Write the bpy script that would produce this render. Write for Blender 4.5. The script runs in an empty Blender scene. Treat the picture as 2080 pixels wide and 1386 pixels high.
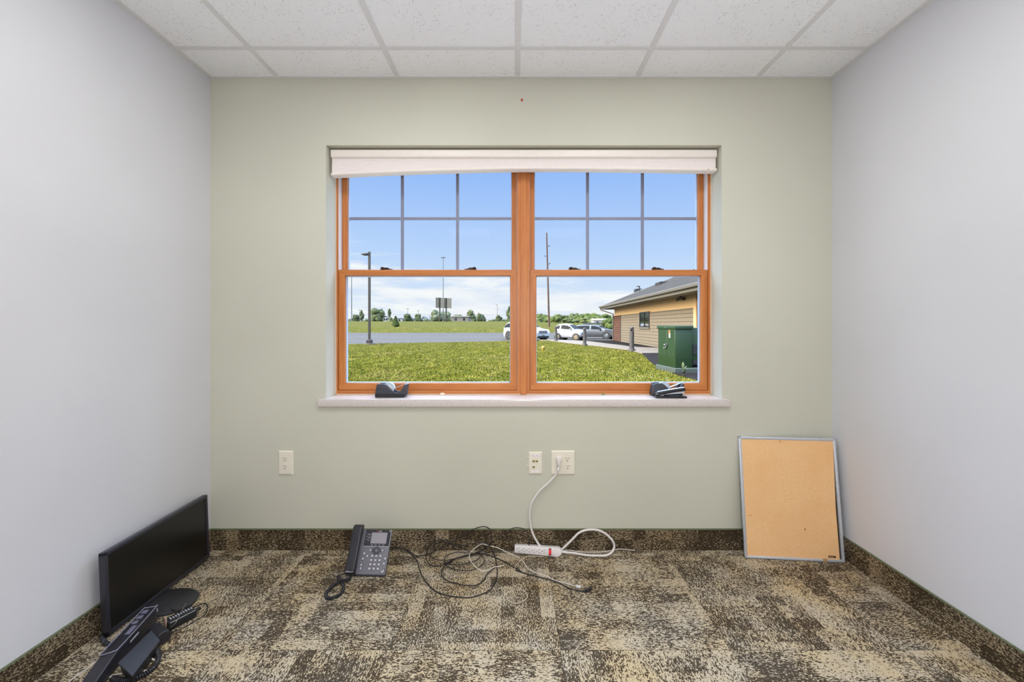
import bpy, bmesh, math, random
from mathutils import Vector, Matrix, noise as mnoise

R = math.radians
SC = bpy.context.scene
COL = SC.collection

# ------------------------------------------------------------------ camera
F = 864.0            # focal length in pixels of the 2080-wide frame
H = 1.147            # eye height
D = 2.1687           # distance to the window wall
cam_d = bpy.data.cameras.new('camera')
cam_d.sensor_width = 36.0
cam_d.lens = F / 2080.0 * 36.0
cam_d.shift_x = -5.0 / 2080.0
cam_d.shift_y = -33.0 / 2080.0
cam_d.clip_start = 0.02
cam_d.clip_end = 3000
cam = bpy.data.objects.new('camera', cam_d)
cam.location = (0, 0, H)
cam.rotation_euler = (R(90), 0, 0)
COL.objects.link(cam)
SC.camera = cam

SC.view_settings.view_transform = 'Standard'
SC.view_settings.look = 'None'
SC.view_settings.gamma = 1.0
SC.view_settings.use_curve_mapping = False
SC.view_settings.exposure = 0.0


# ------------------------------------------------------------------ node helpers
ALB = [1.0]


def lin(c):
    out = []
    for v in c:
        v = v / 255.0
        out.append(v / 12.92 if v <= 0.04045 else ((v + 0.055) / 1.055) ** 2.4)
    return (out[0] * ALB[0], out[1] * ALB[0], out[2] * ALB[0], 1.0)


class NT:
    def __init__(self, tree):
        self.t = tree
        tree.nodes.clear()

    def new(self, typ, **kw):
        n = self.t.nodes.new(typ)
        for k, v in kw.items():
            setattr(n, k, v)
        return n

    def put(self, sock, v):
        if hasattr(v, 'is_output'):
            self.t.links.new(v, sock)
        elif v is not None:
            sock.default_value = v

    def m(self, op, a, b=None, c=None, clamp=False):
        n = self.new('ShaderNodeMath', operation=op, use_clamp=clamp)
        self.put(n.inputs[0], a)
        if b is not None:
            self.put(n.inputs[1], b)
        if c is not None:
            self.put(n.inputs[2], c)
        return n.outputs[0]

    def xyz(self, x, y, z=0.0):
        n = self.new('ShaderNodeCombineXYZ')
        self.put(n.inputs[0], x); self.put(n.inputs[1], y); self.put(n.inputs[2], z)
        return n.outputs[0]

    def sep(self, v):
        n = self.new('ShaderNodeSeparateXYZ')
        self.put(n.inputs[0], v)
        return n.outputs

    def noise(self, vec, scale=5.0, detail=2.0, rough=0.5):
        n = self.new('ShaderNodeTexNoise')
        if vec is not None:
            self.put(n.inputs['Vector'], vec)
        n.inputs['Scale'].default_value = scale
        n.inputs['Detail'].default_value = detail
        n.inputs['Roughness'].default_value = rough
        return n.outputs['Fac']

    def ramp(self, fac, stops, interp='LINEAR'):
        n = self.new('ShaderNodeValToRGB')
        n.color_ramp.interpolation = interp
        e = n.color_ramp.elements
        while len(e) < len(stops):
            e.new(0.5)
        for i, (p, c) in enumerate(stops):
            e[i].position = p
            e[i].color = c if len(c) == 4 else (c[0], c[1], c[2], 1)
        self.put(n.inputs[0], fac)
        return n.outputs[0]

    def mix(self, fac, a, b):
        n = self.new('ShaderNodeMix', data_type='RGBA')
        self.put(n.inputs[0], fac)
        self.put(n.inputs[6], a); self.put(n.inputs[7], b)
        return n.outputs[2]

    def mapr(self, v, a, b, c=0.0, d=1.0):
        n = self.new('ShaderNodeMapRange')
        self.put(n.inputs[0], v)
        for i, q in enumerate((a, b, c, d)):
            self.put(n.inputs[i + 1], q)
        return n.outputs[0]


MATS = {}


def newmat(name):
    m = bpy.data.materials.new(name)
    m.use_nodes = True
    MATS[name] = m
    return m, NT(m.node_tree)


def finish(nt, color, rough=0.6, metal=0.0, spec=0.5, bump=None, bump_s=0.3, bump_d=0.002, coat=0.0, emit=None, emit_s=0.0):
    b = nt.new('ShaderNodeBsdfPrincipled')
    nt.put(b.inputs['Base Color'], color)
    nt.put(b.inputs['Roughness'], rough)
    nt.put(b.inputs['Metallic'], metal)
    b.inputs['Specular IOR Level'].default_value = spec
    b.inputs['Coat Weight'].default_value = coat
    if emit is not None:
        nt.put(b.inputs['Emission Color'], emit)
        b.inputs['Emission Strength'].default_value = emit_s
    if bump is not None:
        bn = nt.new('ShaderNodeBump')
        bn.inputs['Strength'].default_value = bump_s
        bn.inputs['Distance'].default_value = bump_d
        nt.put(bn.inputs['Height'], bump)
        nt.put(b.inputs['Normal'], bn.outputs[0])
    o = nt.new('ShaderNodeOutputMaterial')
    nt.t.links.new(b.outputs[0], o.inputs[0])
    return b


def objco(nt):
    return nt.new('ShaderNodeTexCoord').outputs['Object']


def simple(name, rgb, rough=0.5, metal=0.0, spec=0.5, var=0.08, scale=40.0, bump=0.0, coat=0.0, stretch=None):
    """plain material with a slight noise in colour (and in relief)"""
    m, nt = newmat(name)
    co = objco(nt)
    if stretch:
        mp = nt.new('ShaderNodeMapping')
        mp.inputs['Scale'].default_value = stretch
        nt.put(mp.inputs['Vector'], co)
        co = mp.outputs[0]
    n = nt.noise(co, scale, 3.0)
    c = lin(rgb)
    lo = tuple(max(0, v * (1 - var)) for v in c[:3]) + (1,)
    hi = tuple(min(1, v * (1 + var)) for v in c[:3]) + (1,)
    col = nt.ramp(n, [(0.3, lo), (0.7, hi)])
    finish(nt, col, rough, metal, spec, bump=n if bump else None, bump_s=bump, coat=coat)
    return m


# ------------------------------------------------------------------ world
def make_world():
    w = bpy.data.worlds.new('world')
    SC.world = w
    w.use_nodes = True
    nt = NT(w.node_tree)
    d = nt.new('ShaderNodeTexCoord').outputs['Generated']
    x, y, z = nt.sep(d)
    zz = nt.m('MAXIMUM', z, 0.0)
    base = nt.ramp(zz, [(0.0, lin((226, 237, 252))), (0.07, lin((214, 231, 253))), (0.16, lin((190, 217, 255))),
                        (0.34, lin((152, 191, 253))), (0.60, lin((194, 219, 255))), (1.0, lin((202, 223, 255)))])
    # clouds: flattened towards the horizon
    k = nt.m('ADD', zz, 0.05)
    v = nt.xyz(nt.m('DIVIDE', x, nt.m('ADD', k, 0.25)), nt.m('DIVIDE', z, 0.075), nt.m('DIVIDE', y, 0.8))
    n = nt.noise(v, 1.5, 6.0, 0.58)
    n2 = nt.noise(v, 0.45, 2.0, 0.5)
    lowish = nt.mapr(nt.m('ADD', nt.m('ADD', z, nt.m('MULTIPLY', x, 0.14)), nt.m('MULTIPLY', nt.m('SUBTRACT', n2, 0.5), 0.20)), 0.085, 0.17, 1.0, 0.0)
    dens = nt.m('ADD', n, nt.m('MULTIPLY', lowish, 0.23))
    fac = nt.mapr(dens, 0.60, 0.74, 0.0, 1.0)
    fac = nt.m('MULTIPLY', fac, nt.mapr(lowish, 0.05, 0.45, 0.0, 1.0))
    fac = nt.m('MULTIPLY', fac, 0.92, clamp=True)
    shade = nt.ramp(nt.noise(v, 3.0, 4.0), [(0.35, lin((236, 241, 252))), (0.62, lin((253, 254, 255)))])
    col = nt.mix(fac, base, shade)
    bg = nt.new('ShaderNodeBackground')
    nt.put(bg.inputs['Color'], col)
    # sky strength raised above the window's view to light the sill and room
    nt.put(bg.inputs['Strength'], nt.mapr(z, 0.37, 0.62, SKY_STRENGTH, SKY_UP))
    o = nt.new('ShaderNodeOutputWorld')
    nt.t.links.new(bg.outputs[0], o.inputs[0])


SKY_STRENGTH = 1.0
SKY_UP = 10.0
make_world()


def add_light(name, typ, loc, energy, color=(1, 1, 1), rot=(0, 0, 0), **kw):
    l = bpy.data.lights.new(name, typ)
    l.energy = energy
    l.color = color
    for k, v in kw.items():
        setattr(l, k, v)
    o = bpy.data.objects.new(name, l)
    o.location = loc
    o.rotation_euler = rot
    COL.objects.link(o)
    return o


# sun: high, from the left of the view, along the building so that no beam enters the window
sun_dir = Vector((-0.84, -0.30, 0.45)).normalized()
sun = add_light('sun', 'SUN', (0, 10, 30), 15.0, (1.0, 0.90, 0.74), angle=R(45))
sun.rotation_euler = sun_dir.to_track_quat('Z', 'Y').to_euler()

# the room's ceiling fixtures, behind the camera
LAMPS = [(-0.6, 1.17, 9.0), (0.65, 1.17, 9.0), (-0.6, -1.0, 5.5), (0.65, -1.0, 5.5)]
# the photographer's lamp beside the camera
add_light('flash', 'POINT', (0.105, -0.45, 1.30), 51.0, (0.975, 0.98, 1.0), shadow_soft_size=0.11)


# ------------------------------------------------------------------ object helpers
def tag(o, label=None, cat=None, group=None, kind=None):
    if label: o['label'] = label
    if cat: o['category'] = cat
    if group: o['group'] = group
    if kind: o['kind'] = kind
    return o


def empty(name, loc=(0, 0, 0), label=None, cat=None, group=None, kind=None):
    o = bpy.data.objects.new(name, None)
    o.empty_display_size = 0.05
    o.location = loc
    COL.objects.link(o)
    return tag(o, label, cat, group, kind)


def world_loc(o):
    v = Vector((0, 0, 0))
    while o is not None:
        v = v + Vector(o.location)
        o = o.parent
    return v


def frame(o, ex, ey, ez):
    m = Matrix.Identity(4)
    for i, e in enumerate((ex, ey, ez)):
        for k in range(3):
            m[k][i] = e[k]
    for k in range(3):
        m[k][3] = o[k]
    return m


def catmull(pts, n=8, closed=False):
    p = [Vector(q) for q in pts]
    out = []
    L = len(p)
    rng = range(L) if closed else range(L - 1)
    for i in rng:
        p0 = p[(i - 1) % L] if (closed or i > 0) else p[0] * 2 - p[1]
        p1 = p[i]
        p2 = p[(i + 1) % L]
        p3 = p[(i + 2) % L] if (closed or i + 2 < L) else p[-1] * 2 - p[-2]
        for k in range(n):
            t = k / n
            out.append(0.5 * ((2 * p1) + (p2 - p0) * t + (2 * p0 - 5 * p1 + 4 * p2 - p3) * t * t + (3 * p1 - p0 - 3 * p2 + p3) * t ** 3))
    if not closed:
        out.append(p[-1])
    return out


class MB:
    """collects shapes into one mesh"""

    def __init__(self, M=None):
        self.bm = bmesh.new()
        self.M = M or Matrix.Identity(4)

    def _new(self, before, M):
        vs = [v for v in self.bm.verts if v not in before]
        return vs

    def add(self, verts, faces):
        vs = [self.bm.verts.new(self.M @ Vector(v)) for v in verts]
        for f in faces:
            try:
                self.bm.faces.new([vs[i] for i in f])
            except ValueError:
                pass
        return self

    def merge(self, bm2, M=None):
        T = self.M @ (M or Matrix.Identity(4))
        bm2.verts.index_update()
        vs = [self.bm.verts.new(T @ v.co) for v in bm2.verts]
        for f in bm2.faces:
            try:
                self.bm.faces.new([vs[v.index] for v in f.verts])
            except ValueError:
                pass
        bm2.free()
        return self

    def box(self, a, b, bevel=0.0, seg=2, M=None):
        a = Vector(a); b = Vector(b)
        bm = bmesh.new()
        c = (a + b) / 2
        s = Vector((abs(b.x - a.x), abs(b.y - a.y), abs(b.z - a.z)))
        bmesh.ops.create_cube(bm, size=1.0)
        for v in bm.verts:
            v.co = Vector((v.co.x * s.x, v.co.y * s.y, v.co.z * s.z)) + c
        if bevel > 0:
            bevel = min(bevel, min(s) * 0.49)
            bmesh.ops.bevel(bm, geom=list(bm.edges), offset=bevel, segments=seg, profile=0.5, affect='EDGES')
        return self.merge(bm, M)

    def cyl(self, p0, p1, r0, r1=None, seg=20, caps=True):
        r1 = r0 if r1 is None else r1
        p0 = Vector(p0); p1 = Vector(p1)
        ax = (p1 - p0).normalized()
        e1 = ax.orthogonal().normalized()
        e2 = ax.cross(e1)
        vs, fs = [], []
        for p, r in ((p0, r0), (p1, r1)):
            for i in range(seg):
                a = 2 * math.pi * i / seg
                vs.append(p + e1 * math.cos(a) * r + e2 * math.sin(a) * r)
        for i in range(seg):
            j = (i + 1) % seg
            fs.append((i, j, seg + j, seg + i))
        if caps:
            fs.append(tuple(range(seg - 1, -1, -1)))
            fs.append(tuple(range(seg, 2 * seg)))
        return self.add(vs, fs)

    def lathe(self, prof, c=(0, 0, 0), seg=24, axis='Z'):
        """prof: list of (r, h)"""
        c = Vector(c)
        vs, fs = [], []
        for r, h in prof:
            for i in range(seg):
                a = 2 * math.pi * i / seg
                p = (math.cos(a) * r, math.sin(a) * r, h)
                if axis == 'Y':
                    p = (p[0], p[2], p[1])
                elif axis == 'X':
                    p = (p[2], p[0], p[1])
                vs.append(c + Vector(p))
        n = len(prof)
        for k in range(n - 1):
            for i in range(seg):
                j = (i + 1) % seg
                fs.append((k * seg + i, k * seg + j, (k + 1) * seg + j, (k + 1) * seg + i))
        fs.append(tuple(range(seg - 1, -1, -1)))
        fs.append(tuple(range((n - 1) * seg, n * seg)))
        return self.add(vs, fs)

    def tube(self, pts, r, seg=8, closed=False):
        p = [Vector(q) for q in pts]
        n = len(p)
        tang = []
        for i in range(n):
            a = p[i - 1] if (i > 0 or closed) else p[i]
            b = p[(i + 1) % n] if (i < n - 1 or closed) else p[i]
            t = (b - a)
            tang.append(t.normalized() if t.length > 1e-9 else Vector((0, 0, 1)))
        e = tang[0].orthogonal().normalized()
        vs, fs = [], []
        for i in range(n):
            t = tang[i]
            e = (e - t * e.dot(t))
            e = e.normalized() if e.length > 1e-9 else t.orthogonal().normalized()
            f = t.cross(e)
            rr = r[i] if isinstance(r, (list, tuple)) else r
            for k in range(seg):
                a = 2 * math.pi * k / seg
                vs.append(p[i] + e * math.cos(a) * rr + f * math.sin(a) * rr)
        for i in range(n if closed else n - 1):
            q = (i + 1) % n
            for k in range(seg):
                j = (k + 1) % seg
                fs.append((i * seg + k, i * seg + j, q * seg + j, q * seg + k))
        if not closed:
            fs.append(tuple(range(seg - 1, -1, -1)))
            fs.append(tuple(range((n - 1) * seg, n * seg)))
        return self.add(vs, fs)

    def prism(self, outline, h0, h1, M=None, bevel=0.0, seg=2):
        """outline: 2D points (a, b); extruded from h0 to h1 along the third axis; M maps (a, b, h)"""
        bm = bmesh.new()
        vs = [bm.verts.new((a, b, h0)) for a, b in outline]
        f = bm.faces.new(vs)
        r = bmesh.ops.extrude_face_region(bm, geom=[f])
        for v in [g for g in r['geom'] if isinstance(g, bmesh.types.BMVert)]:
            v.co.z = h1
        bmesh.ops.recalc_face_normals(bm, faces=bm.faces)
        if bevel > 0:
            bmesh.ops.bevel(bm, geom=list(bm.edges), offset=bevel, segments=seg, profile=0.5, affect='EDGES', clamp_overlap=True)
        return self.merge(bm, M)

    def grid(self, fn, nu, nv):
        vs = [fn(i / nu, j / nv) for j in range(nv + 1) for i in range(nu + 1)]
        fs = []
        for j in range(nv):
            for i in range(nu):
                a = j * (nu + 1) + i
                fs.append((a, a + 1, a + nu + 2, a + nu + 1))
        return self.add(vs, fs)

    def blob(self, c, r, sub=2, amp=0.18, freq=1.5, seed=0.0, squash=(1, 1, 1)):
        bm = bmesh.new()
        bmesh.ops.create_icosphere(bm, subdivisions=sub, radius=1.0)
        c = Vector(c)
        for v in bm.verts:
            n = v.co.normalized()
            k = 1.0 + amp * mnoise.noise(n * freq + Vector((seed, seed * 1.7, -seed)))
            v.co = c + Vector((n.x * squash[0], n.y * squash[1], n.z * squash[2])) * r * k
        return self.merge(bm)

    def build(self, name, mat, parent=None, loc=None, smooth=40):
        bm = self.bm
        bmesh.ops.recalc_face_normals(bm, faces=bm.faces)
        off = world_loc(parent) if parent is not None else Vector(loc or (0, 0, 0))
        if off.length > 0:
            for v in bm.verts:
                v.co -= off
        me = bpy.data.meshes.new(name)
        bm.to_mesh(me)
        bm.free()
        if smooth:
            for p in me.polygons:
                p.use_smooth = True
            me.set_sharp_from_angle(angle=R(smooth))
        me.materials.append(mat)
        o = bpy.data.objects.new(name, me)
        COL.objects.link(o)
        if parent is not None:
            o.parent = parent
        elif loc is not None:
            o.location = loc
        return o


def text_mesh(name, s, size, M, mat, parent, extrude=0.0004):
    cu = bpy.data.curves.new(name, 'FONT')
    cu.body = s
    cu.size = size
    cu.extrude = extrude
    cu.align_x = 'CENTER'
    cu.align_y = 'CENTER'
    tmp = bpy.data.objects.new(name, cu)
    COL.objects.link(tmp)
    dg = bpy.context.evaluated_depsgraph_get()
    dg.update()
    me = bpy.data.meshes.new_from_object(tmp.evaluated_get(dg))
    bpy.data.objects.remove(tmp)
    off = world_loc(parent) if parent is not None else Vector((0, 0, 0))
    for v in me.vertices:
        v.co = (M @ v.co) - off
    me.materials.clear()
    me.materials.append(mat)
    o = bpy.data.objects.new(name, me)
    COL.objects.link(o)
    o.parent = parent
    return o


def copy_tree(o, parent=None):
    c = o.copy()
    COL.objects.link(c)
    c.parent = parent
    for ch in list(o.children):
        copy_tree(ch, c)
    return c


def rrect(x0, y0, x1, y1, r, n=5):
    pts = []
    for cx, cy, a0 in ((x1 - r, y1 - r, 0), (x0 + r, y1 - r, 90), (x0 + r, y0 + r, 180), (x1 - r, y0 + r, 270)):
        for k in range(n + 1):
            a = R(a0 + 90 * k / n)
            pts.append((cx + r * math.cos(a), cy + r * math.sin(a)))
    return pts


def at(px, py, s):
    """the point seen at pixel (px, py) where one metre measures s pixels"""
    return Vector(((px - 1045.0) / s, F / s, H - (py - 660.0) / s))


def on_floor(px, py, r=0.0):
    """point r above the floor; where the floor ends, against the window wall's base"""
    if py > 700:
        s = (py - 660.0) / (H - r)
        if F / s < 2.135:
            return at(px, py, s)
    return at(px, py, F / 2.135)

# ------------------------------------------------------------------ room materials
def wall_paint(name, rgb, rough=0.55):
    m, nt = newmat(name)
    co = objco(nt)
    n = nt.noise(co, 420.0, 2.0)
    n2 = nt.noise(co, 1.3, 2.0)
    c = lin(rgb)
    col = nt.mix(nt.mapr(n2, 0.35, 0.65), tuple(v * 0.97 for v in c[:3]) + (1,), tuple(min(1, v * 1.03) for v in c[:3]) + (1,))
    finish(nt, col, rough, spec=0.35, bump=n, bump_s=0.25, bump_d=0.0008)
    return m


def carpet(name, mode):
    """tufted carpet squares laid quarter-turn; mode: floor, or the axis a wall base runs along (x, y)"""
    m, nt = newmat(name)
    x, y, z = nt.sep(objco(nt))
    if mode == 'floor':
        tx = nt.m('DIVIDE', nt.m('SUBTRACT', x, 0.163), 0.600)
        ty = nt.m('DIVIDE', nt.m('SUBTRACT', y, 1.499), 0.610)
        ix = nt.m('FLOOR', tx); iy = nt.m('FLOOR', ty)
        par = nt.m('FLOORED_MODULO', nt.m('ADD', ix, iy), 2.0)
        wn = nt.new('ShaderNodeTexWhiteNoise', noise_dimensions='2D')
        nt.put(wn.inputs['Vector'], nt.xyz(ix, iy, 0.0))
        off = nt.m('MULTIPLY', wn.outputs['Value'], 7.3)
        inv = nt.m('SUBTRACT', 1.0, par)
        a = nt.m('ADD', nt.m('MULTIPLY', y, par), nt.m('MULTIPLY', x, inv))
        c = nt.m('ADD', nt.m('MULTIPLY', x, par), nt.m('MULTIPLY', y, inv))
        fx = nt.m('SUBTRACT', tx, ix); fy = nt.m('SUBTRACT', ty, iy)
    else:
        a = x if mode == 'x' else y
        c = z
        off = 0.0
    rows = nt.m('DIVIDE', nt.m('FLOOR', nt.m('MULTIPLY', c, 300.0)), 300.0)
    # dashes of yarn along the rows
    d1 = nt.noise(nt.xyz(nt.m('MULTIPLY', a, 78.0), nt.m('MULTIPLY', rows, 310.0), off), 1.0, 2.0, 0.6)
    d2 = nt.noise(nt.xyz(nt.m('MULTIPLY', a, 190.0), nt.m('MULTIPLY', c, 330.0), off), 1.0, 1.0, 0.5)
    # patches with straight edges, long both ways
    q = 15.0
    aj = nt.m('ADD', a, nt.m('MULTIPLY', nt.m('SUBTRACT', nt.noise(nt.xyz(nt.m('MULTIPLY', a, 30.0), nt.m('MULTIPLY', c, 190.0), off), 1.0, 1.0), 0.5), 0.04))
    cj = nt.m('ADD', c, nt.m('MULTIPLY', nt.m('SUBTRACT', nt.noise(nt.xyz(nt.m('MULTIPLY', a, 30.0), nt.m('MULTIPLY', c, 60.0), 3.3), 1.0, 1.0), 0.5), 0.012))
    qa = nt.m('DIVIDE', nt.m('FLOOR', nt.m('MULTIPLY', aj, q)), q)
    qc = nt.m('DIVIDE', nt.m('FLOOR', nt.m('MULTIPLY', cj, q * 1.25)), q * 1.25)
    b1 = nt.noise(nt.xyz(nt.m('MULTIPLY', qa, 4.6), nt.m('MULTIPLY', qc, 25.0), off), 1.0, 1.0)
    b2 = nt.noise(nt.xyz(nt.m('MULTIPLY', qa, 25.0), nt.m('MULTIPLY', qc, 4.6), nt.m('ADD', off, 5.0)), 1.0, 1.0)
    b3 = nt.noise(nt.xyz(nt.m('MULTIPLY', a, 4.5), nt.m('MULTIPLY', c, 4.5), nt.m('ADD', off, 9.0)), 1.0, 2.0)
    patch = nt.m('ADD', nt.m('ADD', nt.m('MULTIPLY', nt.m('SUBTRACT', b1, 0.5), 0.46), nt.m('MULTIPLY', nt.m('SUBTRACT', b2, 0.5), 0.46)),
                 nt.m('MULTIPLY', nt.m('SUBTRACT', b3, 0.5), 0.25))
    yarn = nt.m('ADD', nt.m('SUBTRACT', d1, 0.5), nt.m('MULTIPLY', nt.m('SUBTRACT', d2, 0.5), 0.55))
    bias = -0.015 if mode == 'floor' else -0.075
    t = nt.m('ADD', nt.m('ADD', nt.m('MULTIPLY', yarn, 1.25), nt.m('MULTIPLY', patch, 1.05)), bias)
    fac = nt.mapr(t, -0.045, 0.045)
    hue = nt.noise(nt.xyz(nt.m('MULTIPLY', aj, 6.0), nt.m('MULTIPLY', cj, 6.0), nt.m('ADD', off, 2.0)), 1.0, 2.0)
    hue = nt.mapr(hue, 0.30, 0.70)
    if mode == 'floor':
        light = nt.mix(hue, lin((190, 179, 160)), lin((194, 174, 138)))
        dark = nt.mix(hue, lin((82, 74, 63)), lin((75, 62, 46)))
    else:
        light = nt.mix(hue, lin((168, 152, 128)), lin((160, 140, 108)))
        dark = nt.mix(hue, lin((68, 58, 44)), lin((62, 52, 38)))
    sh = nt.mapr(d2, 0.3, 0.7, 0.82, 1.12)
    col = nt.mix(fac, dark, light)
    vm = nt.new('ShaderNodeVectorMath', operation='SCALE')
    nt.put(vm.inputs[0], col); nt.put(vm.inputs['Scale'], sh)
    col = vm.outputs[0]
    if mode == 'floor':
        # the joints between the squares
        ex = nt.m('MINIMUM', fx, nt.m('SUBTRACT', 1.0, fx))
        ey = nt.m('MINIMUM', fy, nt.m('SUBTRACT', 1.0, fy))
        e = nt.m('LESS_THAN', nt.m('MINIMUM', ex, ey), 0.0022)
        col = nt.mix(nt.m('MULTIPLY', e, 0.55), col, lin((58, 50, 40)))
    finish(nt, col, 0.95, spec=0.1, bump=nt.m('ADD', d2, nt.m('MULTIPLY', fac, 0.4)), bump_s=0.5, bump_d=0.002)
    return m


def ceiling_tile():
    m, nt = newmat('mineral_tile')
    co = objco(nt)
    v = nt.new('ShaderNodeTexVoronoi', feature='F1')
    v.inputs['Scale'].default_value = 150.0
    nt.put(v.inputs['Vector'], co)
    r = nt.noise(co, 55.0, 2.0)
    big = nt.noise(co, 9.0, 3.0)
    thr = nt.mapr(nt.m('ADD', r, nt.m('MULTIPLY', nt.m('SUBTRACT', big, 0.5), 0.5)), 0.40, 0.66, 0.06, 0.31)
    hole = nt.mapr(v.outputs['Distance'], nt.m('MULTIPLY', thr, 0.7), thr, 1.0, 0.0)
    fine = nt.noise(co, 300.0, 2.0)
    col = nt.mix(nt.m('MULTIPLY', hole, 0.62), nt.mix(fine, lin((246, 247, 249)), lin((252, 253, 254))), lin((120, 112, 104)))
    finish(nt, col, 0.95, spec=0.1, bump=nt.m('SUBTRACT', fine, nt.m('MULTIPLY', hole, 2.0)), bump_s=0.3, bump_d=0.002)
    return m


def wood(name, axis):
    m, nt = newmat(name)
    co = objco(nt)
    mp = nt.new('ShaderNodeMapping')
    sc = {'x': (1.2, 26, 26), 'z': (26, 26, 1.2)}[axis]
    mp.inputs['Scale'].default_value = sc
    nt.put(mp.inputs['Vector'], co)
    g = nt.noise(mp.outputs[0], 1.6, 5.0, 0.6)
    f = nt.noise(mp.outputs[0], 9.0, 3.0, 0.6)
    col = nt.ramp(nt.m('ADD', nt.m('MULTIPLY', g, 0.7), nt.m('MULTIPLY', f, 0.3)),
                  [(0.30, lin((170, 98, 46))), (0.50, lin((197, 121, 62))), (0.72, lin((212, 140, 80)))])
    finish(nt, col, 0.38, spec=0.4, bump=f, bump_s=0.08)
    return m


def speckled_stone():
    m, nt = newmat('speckled_stone')
    co = objco(nt)
    a = nt.noise(co, 260.0, 2.0, 0.7)
    b = nt.noise(co, 520.0, 1.0)
    c = nt.noise(co, 170.0, 2.0, 0.7)
    col = nt.mix(nt.mapr(a, 0.60, 0.68), lin((222, 212, 207)), lin((150, 132, 128)))
    col = nt.mix(nt.mapr(c, 0.64, 0.70), col, lin((245, 240, 236)))
    col = nt.mix(nt.mapr(b, 0.35, 0.65, 0.0, 0.12), col, lin((180, 165, 160)))
    finish(nt, col, 0.22, spec=0.5)
    return m


def pane_glass(name='pane_glass', refl=0.09):
    m, nt = newmat(name)
    tr = nt.new('ShaderNodeBsdfTransparent')
    gl = nt.new('ShaderNodeBsdfGlossy')
    gl.inputs['Roughness'].default_value = 0.01
    # faint streaks of dirt
    n = nt.noise(objco(nt), 6.0, 4.0)
    tr_c = nt.ramp(n, [(0.3, (0.97, 0.985, 0.98, 1)), (0.7, (0.985, 0.99, 0.985, 1))])
    nt.put(tr.inputs[0], tr_c)
    fr = nt.new('ShaderNodeFresnel')
    fr.inputs['IOR'].default_value = 1.35
    mx = nt.new('ShaderNodeMixShader')
    nt.put(mx.inputs[0], nt.m('MULTIPLY', fr.outputs[0], 0.10))
    nt.put(mx.inputs[1], tr.outputs[0]); nt.put(mx.inputs[2], gl.outputs[0])
    o = nt.new('ShaderNodeOutputMaterial')
    nt.t.links.new(mx.outputs[0], o.inputs[0])
    return m


M_SAGE = wall_paint('sage_paint', (205, 204, 188))
M_GREY = wall_paint('pale_grey_paint', (213, 213, 217), 0.5)
M_TILE = ceiling_tile()
M_GRID = simple('white_enamel', (226, 225, 224), 0.45, var=0.02)
M_FLOOR = carpet('patterned_carpet', 'floor')
M_BASEX = carpet('carpet_wall_base_across', 'x')
M_BASEY = carpet('carpet_wall_base_along', 'y')
M_BIND = simple('olive_binding', (104, 110, 82), 0.9, var=0.2, scale=90)
M_WOODX = wood('stained_wood_across', 'x')
M_WOODZ = wood('stained_wood_upright', 'z')
M_STONE = speckled_stone()
M_PANE = pane_glass()
M_LINER = simple('white_vinyl', (226, 226, 230), 0.4, var=0.02)
M_CLAD = simple('pale_sash_cladding', (184, 196, 220), 0.4, var=0.03)
M_MUNT = simple('grey_grille', (136, 138, 160), 0.5, var=0.05)
M_BRONZE = simple('dark_bronze', (58, 42, 30), 0.35, 0.6, var=0.2)
M_BLACK = simple('black_plastic', (34, 34, 37), 0.45, var=0.15)
M_IVORY = simple('ivory_plastic', (236, 229, 212), 0.35, var=0.02)
M_SLOT = simple('dark_slot', (58, 48, 38), 0.8, var=0.1)
M_WHITE = simple('white_plastic', (228, 222, 219), 0.35, var=0.02)
M_SEALANT = simple('pale_sealant', (222, 196, 170), 0.6, var=0.05)
M_EXT = simple('exterior_brick', (150, 110, 90), 0.9, var=0.15, scale=12)

XL, XR, YB, ZC = -1.550, 1.619, -2.2, 2.407
WX0, WX1 = -0.961, 1.0567      # window opening
SILL, WTOP = 0.771, 2.063
YF = 2.288                     # room face of the window frames
YO = D + 0.27                  # outer face of the window wall

# ------------------------------------------------------------------ room shell
b = MB(); b.box((XL - 0.12, YB - 0.12, -0.15), (XR + 0.12, D, 0.0))
tag(b.build('floor', M_FLOOR, smooth=0), 'patterned brown and beige carpet tile floor', 'floor', kind='structure')

ceil = MB(); ceil.box((XL - 0.12, YB - 0.12, ZC), (XR + 0.12, YO, ZC + 0.1))
ceil_o = tag(ceil.build('ceiling', M_TILE, smooth=0), 'white drop ceiling of pinholed mineral tiles', 'ceiling', kind='structure')
g = MB()
for k in range(-3, 4):
    gx = 0.015 + 0.6096 * k
    if XL < gx < XR:
        g.box((gx - 0.012, YB, ZC - 0.004), (gx + 0.012, D, ZC + 0.002), 0.0008, 1)
for k in range(0, 4):
    gy = 1.932 - 1.2192 * k
    g.box((XL, gy - 0.012, ZC - 0.0045), (XR, gy + 0.012, ZC + 0.002), 0.0008, 1)
g.build('grid', M_GRID, ceil_o)
t = MB()
t.box((XL, D - 0.022, ZC - 0.006), (XR, D, ZC)); t.box((XL, YB, ZC - 0.006), (XL + 0.022, D - 0.022, ZC)); t.box((XR - 0.022, YB, ZC - 0.006), (XR, D - 0.022, ZC))
tag(t.build('trim_1', M_GRID, smooth=0), 'thin white wall angle around the edge of the ceiling', 'trim', kind='structure')

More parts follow.
